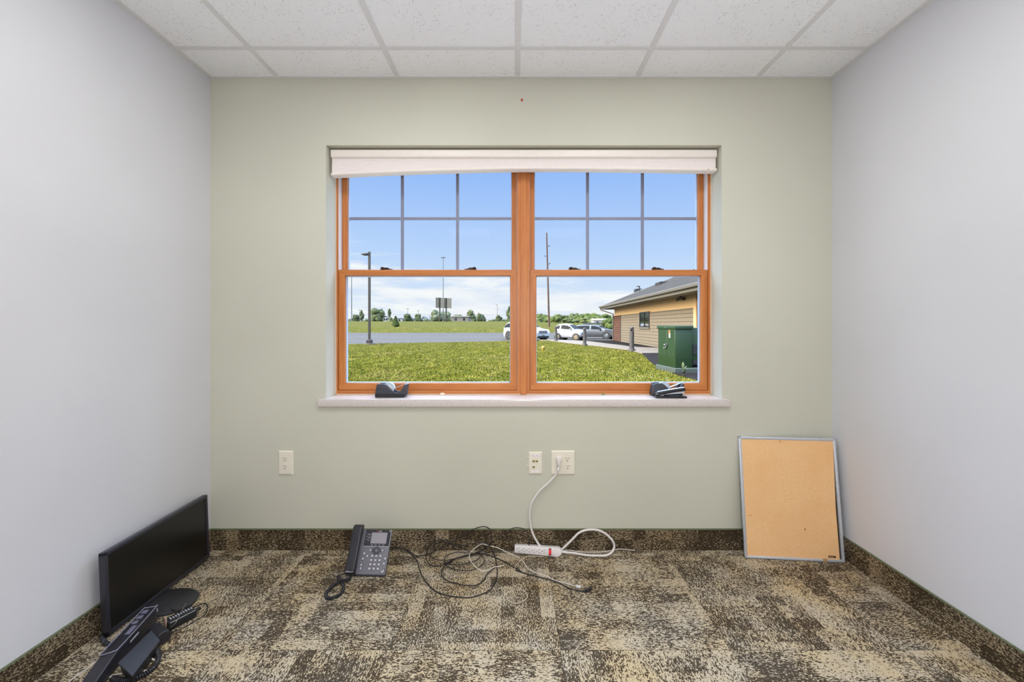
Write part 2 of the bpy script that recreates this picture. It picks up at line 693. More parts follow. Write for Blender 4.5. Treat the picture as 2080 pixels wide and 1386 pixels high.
b = MB()
b.box((XL - 0.12, D, -0.15), (WX0, YO, ZC)); b.box((WX1, D, -0.15), (XR + 0.12, YO, ZC))
b.box((WX0, D, -0.15), (WX1, YO, SILL - 0.04)); b.box((WX0, D, WTOP), (WX1, YO, ZC))
tag(b.build('wall_back', M_SAGE, smooth=0), 'sage green wall with the window in it', 'wall', kind='structure')
b = MB(); b.box((XL - 0.12, YB - 0.12, 0), (XL, D, ZC))
tag(b.build('wall_left', M_GREY, smooth=0), 'plain pale grey wall behind the monitor', 'wall', kind='structure')
b = MB(); b.box((XR, YB - 0.12, 0), (XR + 0.12, D, ZC))
tag(b.build('wall_right', M_GREY, smooth=0), 'plain pale grey wall beside the cork board', 'wall', kind='structure')
b = MB(); b.box((XL, YB - 0.12, 0), (XR, YB, ZC))
tag(b.build('wall_front', M_GREY, smooth=0), 'pale grey wall behind the viewer', 'wall', kind='structure')


def base_board(name, a, bb, mat, edge_a, edge_b, label):
    o = MB().box(a, bb).build(name, mat, smooth=0)
    tag(o, label, 'baseboard', kind='structure')
    e = MB().box(edge_a, edge_b, 0.0015, 1).build('binding', M_BIND, o)
    e['label'] = 'olive bound top edge'


BH = 0.103
base_board('baseboard_back', (XL + 0.007, D - 0.007, 0), (XR - 0.007, D, BH), M_BASEX, (XL + 0.007, D - 0.009, BH), (XR - 0.007, D, BH + 0.006), 'dark carpet wall base under the window wall')
base_board('baseboard_left', (XL, YB, 0), (XL + 0.007, D, BH), M_BASEY, (XL, YB, BH), (XL + 0.009, D, BH + 0.006), 'dark carpet wall base along the wall by the monitor')
base_board('baseboard_right', (XR - 0.007, YB, 0), (XR, D, BH), M_BASEY, (XR - 0.009, YB, BH), (XR, D, BH + 0.006), 'dark carpet wall base along the wall by the cork board')

# ceiling fixtures that light the room
M_DIFF, _nt = newmat('lamp_diffuser')
finish(_nt, nt_col := _nt.ramp(_nt.noise(objco(_nt), 200.0), [(0.3, (0.9, 0.9, 0.88, 1)), (0.7, (0.95, 0.95, 0.93, 1))]), 0.4, emit=(1, 0.97, 0.93, 1), emit_s=0.6)
for i, (lx, ly, lw) in enumerate(LAMPS):
    r = empty('ceiling_light', (lx, ly, ZC), ['square ceiling light above the viewer, over the left half', 'square ceiling light above the viewer, over the right half',
                                              'square ceiling light at the back of the room, left one', 'square ceiling light at the back of the room, right one'][i], 'ceiling light')
    fr_ = MB()
    for sx, sy, wx, wy in ((-0.29, 0, 0.02, 0.30), (0.29, 0, 0.02, 0.30), (0, -0.29, 0.30, 0.02), (0, 0.29, 0.30, 0.02)):
        fr_.box((lx + sx - wx, ly + sy - wy, ZC - 0.014), (lx + sx + wx, ly + sy + wy, ZC), 0.002, 1)
    fr_.build('light_frame', M_GRID, r)
    MB().box((lx - 0.272, ly - 0.272, ZC - 0.008), (lx + 0.272, ly + 0.272, ZC - 0.001)).build('diffuser', M_DIFF, r)
    add_light('ceiling_light_glow', 'AREA', (lx, ly, ZC - 0.016), lw, (0.985, 0.99, 0.985), shape='SQUARE', size=0.54)

# ------------------------------------------------------------------ window
st = MB(); st.box((-0.997, 2.1505, SILL - 0.04), (1.094, D, SILL), 0.004, 2); st.box((WX0, D - 0.002, SILL - 0.04), (WX1, YF + 0.05, SILL), 0.001, 1)
tag(st.build('window_sill', M_STONE), 'speckled pale stone window sill', 'window sill', kind='structure')

MID = 0.0477
Z0, Z1 = SILL + 0.001, WTOP


def sash(root, name, x0, x1, z0, z1, y0, th, stile, bot, top, lit_top=True):
    """timber sash with a pale glazing bead and a pane"""
    w = MB()
    w.box((x0, y0, z0), (x0 + stile, y0 + th * 0.55, z1), 0.002, 1); w.box((x1 - stile, y0, z0), (x1, y0 + th * 0.55, z1), 0.002, 1)
    p = w.build(name, M_WOODZ, root)
    rl = MB()
    rl.box((x0 + 0.0005, y0 - 0.0004, z0 - 0.0003), (x1 - 0.0005, y0 + th * 0.55, z0 + bot), 0.002, 1)
    rl.build('rail', M_WOODX, p)
    rl = MB()
    rl.box((x0 + 0.0005, y0 - 0.0004, z1 - top), (x1 - 0.0005, y0 + th * 0.55, z1 + 0.0003), 0.002, 1)
    rl.build('rail', M_WOODX, p)
    i = 0.0035
    c = MB()
    y1, y2 = y0 + th * 0.5, y0 + th
    c.box((x0 + 0.002, y1, z0 + 0.002), (x0 + stile + i, y2, z1 - 0.002)); c.box((x1 - stile - i, y1, z0 + 0.002), (x1 - 0.002, y2, z1 - 0.002))
    c.box((x0 + 0.002, y1, z0 + 0.002), (x1 - 0.002, y2, z0 + bot + i)); c.box((x0 + 0.002, y1, z1 - top - i), (x1 - 0.002, y2, z1 - 0.002))
    c.build('glazing_bead', M_CLAD, p, smooth=0)
    MB().box((x0 + stile - 0.002, y0 + th * 0.62, z0 + bot - 0.002), (x1 - stile + 0.002, y0 + th * 0.62 + 0.004, z1 - top + 0.002)).build('pane', M_PANE, p, smooth=0)
    return p


def sash_lock(root, x, z, y, flip):
    w = MB()
    w.box((x - 0.032, y + 0.008, z), (x + 0.032, y + 0.030, z + 0.006), 0.003, 2)
    w.prism([(-0.028 * flip, 0.004), (0.0, 0.004), (0.036 * flip, 0.004), (0.014 * flip, 0.009), (0.008 * flip, 0.0135), (-0.030 * flip, 0.0135), (-0.031 * flip, 0.008)],
            0, 0.016, frame((x, y + 0.027, z), (1, 0, 0), (0, 0, 1), (0, -1, 0)), 0.0015, 1)
    w.cyl((x - 0.02 * flip, y + 0.010, z + 0.004), (x - 0.02 * flip, y + 0.010, z + 0.015), 0.008, 0.007, 14)
    return w.build('sash_lock', M_BRONZE, root)


def window_unit(n, x0, x1, xs0, xs1, locks, label):
    root = empty('window_%d' % n, ((x0 + x1) / 2, YF, SILL), label, 'window', kind='structure')
    f = MB()
    f.box((x0, YF, Z0), (xs0 - 0.0015, YF + 0.10, Z1)) ; f.box((xs1 + 0.0015, YF, Z0), (x1, YF + 0.10, Z1))
    f.build('jamb', M_WOODZ, root, smooth=0)
    f = MB()
    f.box((x0, YF - 0.0008, Z0), (x1, YF + 0.10, Z0 + 0.0225), 0.001, 1); f.box((x0, YF - 0.0008, Z1 - 0.03), (x1, YF + 0.10, Z1), 0.001, 1)
    f.build('frame_rail', M_WOODX, root)
    # pale tracks the sashes slide in
    f = MB()
    f.box((xs0 - 0.006, YF + 0.010, Z0 + 0.02), (xs0 - 0.0005, YF + 0.099, Z1 - 0.01)); f.box((xs1 + 0.0005, YF + 0.010, Z0 + 0.02), (xs1 + 0.006, YF + 0.099, Z1 - 0.01))
    f.build('jamb_liner', M_LINER, root, smooth=0)
    lo = sash(root, 'lower_sash', xs0, xs1, 0.7955, 1.4436, YF + 0.004, 0.040, 0.0335, 0.036, 0.031)
    up = sash(root, 'upper_sash', xs0, xs1, 1.412, Z1 - 0.012, YF + 0.054, 0.040, 0.0265, 0.030, 0.03)
    yg = YF + 0.054 + 0.028
    mu = MB()
    for px in locks['bars']:
        xm = (px - 1045.0) * yg / F
        mu.box((xm - 0.0083, yg, 1.44), (xm + 0.0083, yg + 0.006, Z1 - 0.04))
    zm = H + (660.0 - 444.2) * yg / F
    mu.box((xs0 + 0.026, yg + 0.0002, zm - 0.0078), (xs1 - 0.026, yg + 0.0058, zm + 0.0078))
    mu.build('grille', M_MUNT, up, smooth=0)
    for px, fl in locks['locks']:
        sash_lock(lo, (px - 1045.0) * (YF + 0.02) / F, 1.4437, YF + 0.002, fl)
    return root


window_unit(1, WX0, 0.0175, -0.9490, 0.0118, {'bars': (817.2, 929.3), 'locks': ((785, 1), (956, -1))}, 'wooden sash window to the left of the centre post')
window_unit(2, 0.0779, WX1, 0.0836, 1.0410, {'bars': (1193.5, 1305.0), 'locks': ((1167, 1), (1336, 1))}, 'wooden sash window to the right of the centre post')
mp_ = MB()
mp_.box((0.0175, YF - 0.002, Z0), (0.0779, YF + 0.10, Z1)); mp_.box((0.031, YF - 0.006, Z0), (0.0645, YF, Z1), 0.0015, 1)
tag(mp_.build('trim_2', M_WOODZ), 'wooden centre post between the two sash windows', 'mullion', kind='structure')
s_ = MB()
s_.box((WX0, YF - 0.004, SILL), (WX1, YF - 0.0009, SILL + 0.005), 0.001, 1); s_.box((WX0, YF - 0.004, SILL), (WX0 + 0.004, YF - 0.0009, Z1)); s_.box((WX1 - 0.004, YF - 0.004, SILL), (WX1, YF - 0.0009, Z1))
tag(s_.build('trim_3', M_SEALANT, smooth=0), 'thin bead of pale sealant around the wooden window frame', 'trim', kind='structure')

# ------------------------------------------------------------------ raised window shade
sh = empty('window_shade', (0.049, 2.2, WTOP), 'raised off-white pleated window shade sagging towards one end', 'shade')
M_SHADE = simple('shade_fabric', (236, 226, 223), 0.8, var=0.03, scale=300)
M_RAIL = simple('shade_rail', (240, 231, 222), 0.4, var=0.02)
SX0, SX1 = -0.950, 1.047
# head rail: rounded front
hr = MB()
prof = [(2.198, 2.020), (2.197, 2.048), (2.202, 2.055), (2.250, 2.056), (2.250, 2.013), (2.203, 2.0125)]
hr.prism([(y, z) for y, z in prof], SX0, SX1, frame((0, 0, 0), (0, 1, 0), (0, 0, 1), (1, 0, 0)), 0.002, 2)
hr.build('headrail', M_RAIL, sh)
KX = [(672, 354.6), (760, 350.5), (817, 348.0), (928, 344.6), (1039, 341.9), (1100, 341.6), (1250, 342.8), (1400, 344.8), (1456, 345.4)]


def lerp_tab(tab, x):
    if x <= tab[0][0]: return tab[0][1]
    for (a, va), (b_, vb) in zip(tab, tab[1:]):
        if x <= b_:
            t_ = (x - a) / (b_ - a)
            return va + (vb - va) * t_
    return tab[-1][1]


S22 = F / 2.2


def shade_z(x):
    px = 1045 + x * S22
    v = sum(lerp_tab(KX, px + d_) for d_ in (-60, -30, 0, 30, 60)) / 5.0 if 735 < px < 1390 else lerp_tab(KX, px)
    return H - (v - 660.0) / S22


fb = MB()
NP = 9
prof_n = NP * 2


def shade_pt(u, v):
    x = SX0 + 0.004 + (SX1 - SX0 - 0.008) * u
    zt, zb = 2.0135, shade_z(x) + 0.007
    # pleats crowd under the head rail, the last one hangs open
    k = v * NP
    w = (v ** 1.6)
    z = zt + (zb - zt) * w
    zig = abs((k % 1.0) - 0.5) * 2.0
    return Vector((x, 2.205 + 0.0032 * (1 - zig) * (1.0 - 0.9 * v), z))


fb.grid(lambda u, v: shade_pt(u, v), 60, prof_n)
fb.grid(lambda u, v: shade_pt(u, v) + Vector((0, 0.034, 0)), 60, prof_n)
fb.build('pleated_fabric', M_SHADE, sh, smooth=0)
br_ = MB()
for (dy0, dy1, dz0, dz1) in ((0.0, 0.043, -0.0045, 0.008),):
    N = 60
    vs, fs = [], []
    for i in range(N + 1):
        x = SX0 + (SX1 - SX0) * i / N
        z = shade_z(x)
        for (dy, dz) in ((-0.002, dz1), (-0.004, 0.002), (-0.002, dz0 + 0.002), (0.003, dz0), (dy1, dz0), (dy1, dz1)):
            vs.append((x, 2.203 + dy, z + dz))
    for i in range(N):
        for k in range(6):
            j = (k + 1) % 6
            fs.append((i * 6 + k, i * 6 + j, (i + 1) * 6 + j, (i + 1) * 6 + k))
    fs.append((5, 4, 3, 2, 1, 0)); fs.append(tuple(N * 6 + k for k in range(6)))
    br_.add(vs, fs)
br_.build('bottom_rail', M_RAIL, sh)
MB().box((0.995, 2.1985, shade_z(0.995) + 0.001), (1.008, 2.2005, shade_z(0.995) + 0.0035), 0.0008, 1).build('tag', M_SLOT, sh)

# ------------------------------------------------------------------ things on the sill
M_CHAR = simple('charcoal_plastic', (62, 64, 72), 0.5, var=0.15, scale=200, bump=0.1)
M_TAPE = simple('clear_tape', (205, 216, 232), 0.15, var=0.08, scale=90)
M_CORE = simple('tape_core', (232, 226, 214), 0.5, var=0.03)
M_STEEL = simple('bright_steel', (200, 203, 205), 0.25, 0.9, var=0.05)
M_SILVER = simple('satin_aluminium', (204, 208, 216), 0.4, 0.35, var=0.06, scale=120)


def tape_dispenser(x, y, label, flip=False):
    root = empty('tape_dispenser', (x, y, SILL), label, 'tape dispenser')
    o = [(0.004, 0.0), (0.146, 0.0), (0.151, 0.004), (0.156, 0.030), (0.163, 0.066), (0.153, 0.068), (0.143, 0.052), (0.134, 0.036), (0.120, 0.026),
         (0.104, 0.026), (0.088, 0.035), (0.072, 0.051), (0.058, 0.064), (0.046, 0.070), (0.016, 0.069), (0.008, 0.066), (0.000, 0.026), (0.001, 0.004)]
    Mx = frame((x, y, SILL), (1, 0, 0), (0, 0, 1), (0, 1, 0))
    bd = MB()
    bd.prism(o, 0.0, 0.014, Mx, 0.0018, 2); bd.prism(o, 0.044, 0.058, Mx, 0.0018, 2)
    bd.prism([(p[0], min(p[1], 0.020)) for p in o if p[1] < 0.027] , 0.012, 0.046, Mx)
    bd.box((x + 0.004, y + 0.012, SILL + 0.004), (x + 0.030, y + 0.046, SILL + 0.062), 0.002, 1)
    bd.box((x + 0.148, y + 0.010, SILL + 0.010), (x + 0.160, y + 0.048, SILL + 0.064), 0.002, 1)
    bd.build('body', M_CHAR, root)
    MB().prism([(0.001, 0.0), (0.147, 0.0), (0.151, 0.004), (0.153, 0.019), (0.0, 0.019), (0.0, 0.004)], -0.0012, 0.0592, Mx, 0.001, 1).build('weighted_base', M_BLACK, root)
    MB().lathe([(0.014, 0.018), (0.030, 0.018), (0.030, 0.040), (0.014, 0.040)], (x + 0.064, y, SILL + 0.046), 32, 'Y').build('tape_roll', M_TAPE, root)
    MB().lathe([(0.006, 0.014), (0.0138, 0.0165), (0.0138, 0.0415), (0.006, 0.044)], (x + 0.064, y, SILL + 0.046), 20, 'Y').build('core', M_CORE, root)
    tp = MB()
    tp.prism([(0.090, 0.0435), (0.092, 0.0425), (0.155, 0.0690), (0.155, 0.0700)], 0.019, 0.039, Mx)
    tp.build('tape_strip', M_TAPE, root, smooth=0)
    ct = MB()
    ct.box((x + 0.150, y + 0.014, SILL + 0.0670), (x + 0.167, y + 0.044, SILL + 0.0685), 0.0005, 1)
    for k in range(10):
        ct.prism([(0.167, 0.0670), (0.167, 0.0685), (0.1695, 0.0690)], 0.0145 + 0.003 * k, 0.0170 + 0.003 * k, Mx)
    ct.build('cutter_blade', M_STEEL, root, smooth=0)
    return root


tape_dispenser(-0.7195, 2.195, 'charcoal tape dispenser alone on the window sill')
tape_dispenser(0.7245, 2.2215, 'charcoal tape dispenser standing behind the stapler on the sill')

stp = empty('stapler', (0.80, 2.185, SILL), 'black and silver stapler on the window sill in front of a tape dispenser', 'stapler')
Mx = frame((0.722, 2.172, SILL), (1, 0, 0), (0, 0, 1), (0, 1, 0))
MB().prism([(0.002, 0.0), (0.158, 0.0), (0.160, 0.002), (0.160, 0.009), (0.150, 0.010), (0.010, 0.012), (0.0, 0.008)], 0, 0.036, Mx, 0.0015, 2).build('base', M_BLACK, stp)
MB().prism([(0.002, 0.013), (0.018, 0.014), (0.100, 0.030), (0.152, 0.036), (0.156, 0.047), (0.150, 0.053), (0.100, 0.046), (0.012, 0.031), (0.002, 0.026)], 0.003, 0.031, Mx, 0.003, 2).build('arm', M_BLACK, stp)
MB().prism([(0.014, 0.0312), (0.100, 0.0462), (0.150, 0.0533), (0.150, 0.0545), (0.100, 0.0478), (0.014, 0.0328)], 0.006, 0.028, Mx, 0.0005, 1).build('top_strip', M_SILVER, stp)
MB().prism([(0.040, 0.0165), (0.095, 0.0200), (0.150, 0.0240), (0.150, 0.0365), (0.095, 0.0300), (0.040, 0.0210)], 0.008, 0.027, Mx, 0.001, 1).build('magazine', M_SILVER, stp)
MB().prism([(0.020, 0.011), (0.046, 0.011), (0.044, 0.019), (0.022, 0.016)], 0.010, 0.025, Mx, 0.001, 1).build('spring_plate', M_STEEL, stp)
rv = MB()
rv.cyl((0.729, 2.1755, SILL + 0.0205), (0.729, 2.1735, SILL + 0.0205), 0.0035, seg=14); rv.cyl((0.736, 2.1755, SILL + 0.0195), (0.736, 2.1735, SILL + 0.0195), 0.0016, seg=12)
rv.build('rivet', M_STEEL, stp)

er = MB(); er.prism([(0, 0), (0.024, 0), (0.026, 0.005), (0.024, 0.011), (0.008, 0.013), (0, 0.009)], 0, 0.012, frame((-0.397, 2.262, SILL), (1, 0.1, 0), (0, 0, 1), (0, 1, 0)), 0.002, 2)
tag(er.build('foam_scrap', simple('cream_foam', (240, 218, 192), 0.9, var=0.05), loc=(-0.385, 2.268, SILL)), 'small cream coloured scrap lying on the window sill', 'scrap')
er = MB(); er.blob((0.476, 2.278, SILL + 0.0035), 0.010, 2, 0.4, 2.0, 3.0, (1.0, 0.5, 0.36))
tag(er.build('leaf_scrap', simple('green_leaf', (120, 165, 96), 0.7, var=0.2), loc=(0.476, 2.278, SILL)), 'tiny green scrap on the window sill against the wooden frame', 'scrap')

# ------------------------------------------------------------------ things on the window wall
M_RED = simple('red_plastic', (190, 50, 44), 0.35, var=0.05)
pp = MB()
pc = Vector((0.0377, D, H + (660 - 204.2) / 398.4))
pp.lathe([(0.0045, 0.0), (0.0045, -0.002), (0.0022, -0.003), (0.0028, -0.008), (0.0052, -0.009), (0.0052, -0.0105), (0.0035, -0.011)], pc, 16, 'Y')
tag(pp.build('pushpin', M_RED, loc=tuple(pc)), 'small red pushpin in the wall high above the window', 'pushpin')


def plate(root, x0, x1, z0, z1):
    w, h = x1 - x0, z1 - z0
    q = MB()
    vs = []
    for (ins, yy) in ((0, D), (0, D - 0.0025), (0.004, D - 0.0062), (0.012, D - 0.0068)):
        vs += [(x0 + ins, yy, z0 + ins), (x1 - ins, yy, z0 + ins), (x1 - ins, yy, z1 - ins), (x0 + ins, yy, z1 - ins)]
    fs = [(a * 4 + k, a * 4 + (k + 1) % 4, (a + 1) * 4 + (k + 1) % 4, (a + 1) * 4 + k) for a in range(3) for k in range(4)]
    fs.append((12, 13, 14, 15)); fs.append((3, 2, 1, 0))
    q.add(vs, fs)
    return q.build('wall_plate', M_IVORY, root, smooth=25)


def receptacle(root, x, z):
    y = D - 0.0068
    q = MB()
    q.prism(rrect(-0.0165, -0.014, 0.0165, 0.014, 0.010), 0, 0.0016, frame((x, y, z), (1, 0, 0), (0, 0, 1), (0, -1, 0)), 0.0005, 1)
    r_ = q.build('receptacle', M_IVORY, root)
    s = MB()
    ys = y - 0.0016
    s.box((x - 0.0072, ys - 0.0004, z + 0.0005), (x - 0.0052, ys + 0.001, z + 0.009)); s.box((x + 0.0052, ys - 0.0004, z + 0.0015), (x + 0.0072, ys + 0.001, z + 0.0085))
    s.cyl((x, ys + 0.001, z - 0.0068), (x, ys - 0.0004, z - 0.0068), 0.0026, seg=12)
    s.build('slot', M_SLOT, r_, smooth=0)


def screw(root, x, z):
    MB().lathe([(0.0028, 0.0), (0.0028, -0.0008), (0.001, -0.0014)], (x, D - 0.0067, z), 12, 'Y').build('screw', M_IVORY, root)


def wz(py): return H - (py - 660.0) / 398.4
def wx(px): return (px - 1045.0) / 398.4


oz = (wz(916.2) + wz(963.8)) / 2
r = empty('power_outlet', (wx(581.2), D, oz), 'single cream wall outlet to the left below the window', 'outlet')
plate(r, wx(566.6), wx(596), wz(964), wz(916)); receptacle(r, wx(580.3), oz + 0.0195); receptacle(r, wx(580.3), oz - 0.0195); screw(r, wx(580.3), oz)
r = empty('power_outlet', (wx(1143.5), D, oz), 'double cream wall outlet with the white plug in it', 'outlet')
plate(r, wx(1119.5), wx(1167.5), wz(963.8), wz(915.6))
for px in (1134.2, 1152.6):
    receptacle(r, wx(px), oz + 0.0195); receptacle(r, wx(px), oz - 0.0195); screw(r, wx(px), oz)
r = empty('data_jack', (wx(1087.5), D, wz(940.5)), 'cream data socket plate with three jacks beside the double outlet', 'data socket')
plate(r, wx(1073.8), wx(1101.3), wz(963.2), wz(918.2))
M_LBL = simple('paper_strip', (246, 240, 240), 0.4, var=0.02)
for py in (925.0, 957.8):
    MB().box((wx(1079), D - 0.0078, wz(py + 2.0)), (wx(1096), D - 0.006, wz(py - 2.0)), 0.0005, 1).build('name_strip', M_LBL, r)
M_GINK = simple('grey_ink', (150, 146, 150), 0.6)
for a_, b_ in ((1081, 1084.5), (1089.5, 1092.5)):
    MB().box((wx(a_), D - 0.0080, wz(925.5)), (wx(b_), D - 0.0077, wz(924.5))).build('lettering', M_GINK, r, smooth=0)
MB().box((wx(1083.5), D - 0.0080, wz(958.2)), (wx(1086.5), D - 0.0077, wz(957.4))).build('lettering', M_GINK, r, smooth=0)
for px, py in ((1083.8, 936.2), (1090.2, 936.2), (1083.8, 947.8)):
    x, z = wx(px), wz(py)
    j = MB().box((x - 0.0078, D - 0.0085, z - 0.0085), (x + 0.0078, D - 0.006, z + 0.0085), 0.001, 1).build('jack', simple('jack_ivory', (226, 214, 176), 0.4) if 'jack_ivory' not in MATS else MATS['jack_ivory'], r)
    q = MB(); q.prism([(-0.0055, 0.002), (0.0055, 0.002), (0.0055, -0.0005), (0.0028, -0.0005), (0.0028, -0.0035), (-0.0028, -0.0035), (-0.0028, -0.0005), (-0.0055, -0.0005)], 0, 0.003, frame((x, D - 0.0065, z), (1, 0, 0), (0, 0, 1), (0, -1, 0)))
    q.build('port', M_SLOT, j, smooth=0)
for py, ln in ((928.4, 0.010), (947.2, 0.012)):
    q = MB(); q.prism([(0, -0.003), (0, 0.0035), (-ln, 0.0005 if py < 940 else 0.006)], 0, 0.004, frame((wx(1073.8), D, wz(py)), (1, 0, 0), (0, 0, 1), (0, -1, 0)))
    q.build('mounting_tab', M_WHITE, r, smooth=0)

# ------------------------------------------------------------------ floor things: materials
M_CABLE = simple('black_cable', (36, 33, 34), 0.5, var=0.1)
M_WCABLE = simple('white_cable', (222, 216, 208), 0.45, var=0.03)
M_BCABLE = simple('brown_cable', (92, 74, 58), 0.6, var=0.1)
M_PGREY = simple('phone_grey', (112, 111, 120), 0.45, var=0.05, scale=200, bump=0.05)
M_PDARK = simple('phone_black', (40, 39, 45), 0.32, var=0.08)
M_PGLOSS = simple('phone_panel', (38, 37, 42), 0.15, var=0.08)
M_KEY = simple('key_grey', (186, 184, 192), 0.35, var=0.04)
M_KEYD = simple('key_dark', (70, 69, 78), 0.35, var=0.05)
M_LCD = simple('lcd_grey', (150, 147, 154), 0.12, var=0.03)
M_INK = simple('white_ink', (214, 212, 216), 0.5, var=0.02)
M_REDINK = simple('red_ink', (190, 52, 44), 0.5, var=0.02)


def coil(mb, path, rad=0.0052, wire=0.0021, pitch=0.0052, seg=6, step=11):
    """a spring-coiled handset cord along a path"""
    p = [Vector(q) for q in path]
    L = [0.0]
    for a, b_ in zip(p, p[1:]):
        L.append(L[-1] + (b_ - a).length)
    tot = L[-1]
    turns = tot / pitch
    n = int(turns * step)
    out = []
    e = None
    k = 0
    for i in range(n + 1):
        s = tot * i / n
        while k < len(p) - 2 and L[k + 1] < s:
            k += 1
        t = (s - L[k]) / max(1e-9, L[k + 1] - L[k])
        c = p[k].lerp(p[k + 1], t)
        d_ = (p[k + 1] - p[k]).normalized()
        e = d_.orthogonal().normalized() if e is None else (e - d_ * e.dot(d_)).normalized()
        f = d_.cross(e)
        a = 2 * math.pi * i / step
        out.append(c + e * math.cos(a) * rad + f * math.sin(a) * rad)
    mb.tube(out, wire, seg)
    return mb


# ------------------------------------------------------------------ desk phone under the window
BL = at(701.5, 1166.5, (1166.5 - 660) / (H - 0.012))
BR = at(781.5, 1168.5, (1168.5 - 660) / (H - 0.012))
ex = (BR - BL).normalized()
ev = Vector((0.02, 0.092, 0.150)).normalized()
ev = (ev - ex * ev.dot(ex)).normalized()
en = ex.cross(ev)
PW = (BR - BL).length
PL = 0.186
ph = empty('desk_phone', (BL.x + PW / 2, BL.y + 0.05, 0), 'grey and black desk phone with keypad and screen standing against the window wall', 'phone')
Mf = frame(BL, ex, ev, en)


def fp(u, v, n=0.0):
    return Mf @ Vector((u * PW, v * PL, n))


q = MB(Mf)
q.prism(rrect(0, 0, PW, PL, 0.004, 3), -0.016, 0.0, None, 0.002, 2)
body = q.build('body', M_PGREY, ph)
q = MB()
# wedge stand behind
a0, a1 = fp(0.12, 0.10, -0.016), fp(0.12, 0.92, -0.016)
c0, c1 = fp(0.88, 0.10, -0.016), fp(0.88, 0.92, -0.016)
g0, g1 = Vector((a1.x, a1.y + 0.012, 0.0)), Vector((c1.x, c1.y + 0.012, 0.0))
h0, h1 = Vector((a0.x, a0.y, 0.0)), Vector((c0.x, c0.y, 0.0))
q.add([a0, a1, g0, h0, c0, c1, g1, h1], [(0, 1, 2, 3), (4, 7, 6, 5), (0, 4, 5, 1), (1, 5, 6, 2), (2, 6, 7, 3), (3, 7, 4, 0)])
q.build('stand', M_PDARK, ph, smooth=0)
q = MB(Mf); q.prism(rrect(0, -0.006, PW, 0.010, 0.002, 2), -0.0155, -0.0035, None, 0.001, 1)
q.build('front_edge', M_PDARK, ph)
q = MB(Mf); q.prism(rrect(0.33 * PW, 0.615 * PL, 0.995 * PW, 0.995 * PL, 0.002, 3), 0.0, 0.0012, None, 0.0004, 1)
panel = q.build('display_panel', M_PGLOSS, ph)
q = MB(Mf); q.prism(rrect(0.495 * PW, 0.675 * PL, 0.905 * PW, 0.928 * PL, 0.001, 2), 0.001, 0.0018, None, 0.0002, 1)
q.build('screen', M_LCD, panel)
q = MB(Mf); q.box((0.33 * PW, 0.610 * PL, 0), (0.995 * PW, 0.618 * PL, 0.0014)); q.box((0.992 * PW, 0.61 * PL, 0), (PW, PL, 0.0014))
q.build('bright_trim', M_SILVER, ph, smooth=0)
q = MB(Mf)
for (u0, v0, u1, v1) in ((0.375, 0.895, 0.40, 0.903), (0.425, 0.888, 0.485, 0.892), (0.415, 0.865, 0.45, 0.873), (0.365, 0.835, 0.395, 0.843), (0.42, 0.833, 0.48, 0.836), (0.41, 0.805, 0.445, 0.813),
                         (0.455, 0.802, 0.475, 0.808), (0.36, 0.775, 0.385, 0.783), (0.405, 0.773, 0.47, 0.776), (0.405, 0.742, 0.43, 0.75), (0.445, 0.74, 0.465, 0.746)):
    MB(Mf).box((u0 * PW, v0 * PL, 0.0011), (u1 * PW, v1 * PL, 0.0015)).build('line_mark', M_INK, panel, smooth=0)
MB(Mf).box((0.952 * PW, 0.945 * PL, 0.0011), (0.968 * PW, 0.985 * PL, 0.0016)).build('message_light', M_INK, panel, smooth=0)
for k in range(4):
    u = 0.545 + 0.098 * k
    MB(Mf).prism(rrect((u - 0.03) * PW, 0.640 * PL, (u + 0.03) * PW, 0.650 * PL, 0.0006, 2), 0.001, 0.0022).build('soft_key', M_KEY, panel)
text_mesh('logo_lettering', 'poly', 0.0085, Mf @ Matrix.Translation((0.71 * PW, 0.962 * PL, 0.0013)), M_INK, panel, 0.0001)
q = MB(Mf); q.tube([(0.625 * PW + 0.0028 * math.cos(t_ * 0.5236), 0.962 * PL + 0.0028 * math.sin(t_ * 0.5236), 0.0014) for t_ in range(12)], 0.0006, 5, closed=True)
q.build('logo_ring', M_REDINK, panel)


def key_round(u, v, r, mat, parent, sq=1.0, hgt=0.0028):
    x, y = u * PW, v * PL
    k = MB(Mf @ Matrix.Translation((x, y, 0)) @ Matrix.Diagonal((1.0, sq, 1.0, 1.0)))
    k.lathe([(r, 0.0), (r, hgt * 0.6), (r * 0.7, hgt)], (0, 0, 0), 16)
    s = MB(Mf @ Matrix.Translation((x, y, 0)) @ Matrix.Diagonal((1.0, sq, 1.0, 1.0)))
    s.lathe([(r * 1.28, 0.0), (r * 1.28, 0.0008), (r * 1.0, 0.0010)], (0, 0, 0), 16)
    o = k.build('key', mat, parent)
    s.build('key_rim', M_PDARK, o)
    return o


for row in range(4):
    for c_ in range(3):
        key_round(0.585 + 0.108 * c_ + 0.004 * row, 0.125 + 0.092 * row, 0.0062, M_KEY, ph, 0.92)
for u, v in ((0.385, 0.45), (0.375, 0.335), (0.475, 0.395)):
    key_round(u, v, 0.0052, M_KEY, ph)
for u, v in ((0.945, 0.35), (0.93, 0.24)):
    key_round(u, v, 0.0054, M_KEY, ph)
q = MB(Mf @ Matrix.Translation((0.69 * PW, 0.52 * PL, 0))); q.lathe([(0.0175, 0), (0.0175, 0.0028), (0.0155, 0.0034), (0.0075, 0.0026)], (0, 0, 0), 28)
nav = q.build('navigation_ring', M_KEYD, ph)
q = MB(Mf @ Matrix.Translation((0.69 * PW, 0.52 * PL, 0))); q.lathe([(0.0068, 0), (0.0068, 0.0036), (0.005, 0.0042)], (0, 0, 0), 20)
q.build('select_key', M_PGREY, nav)
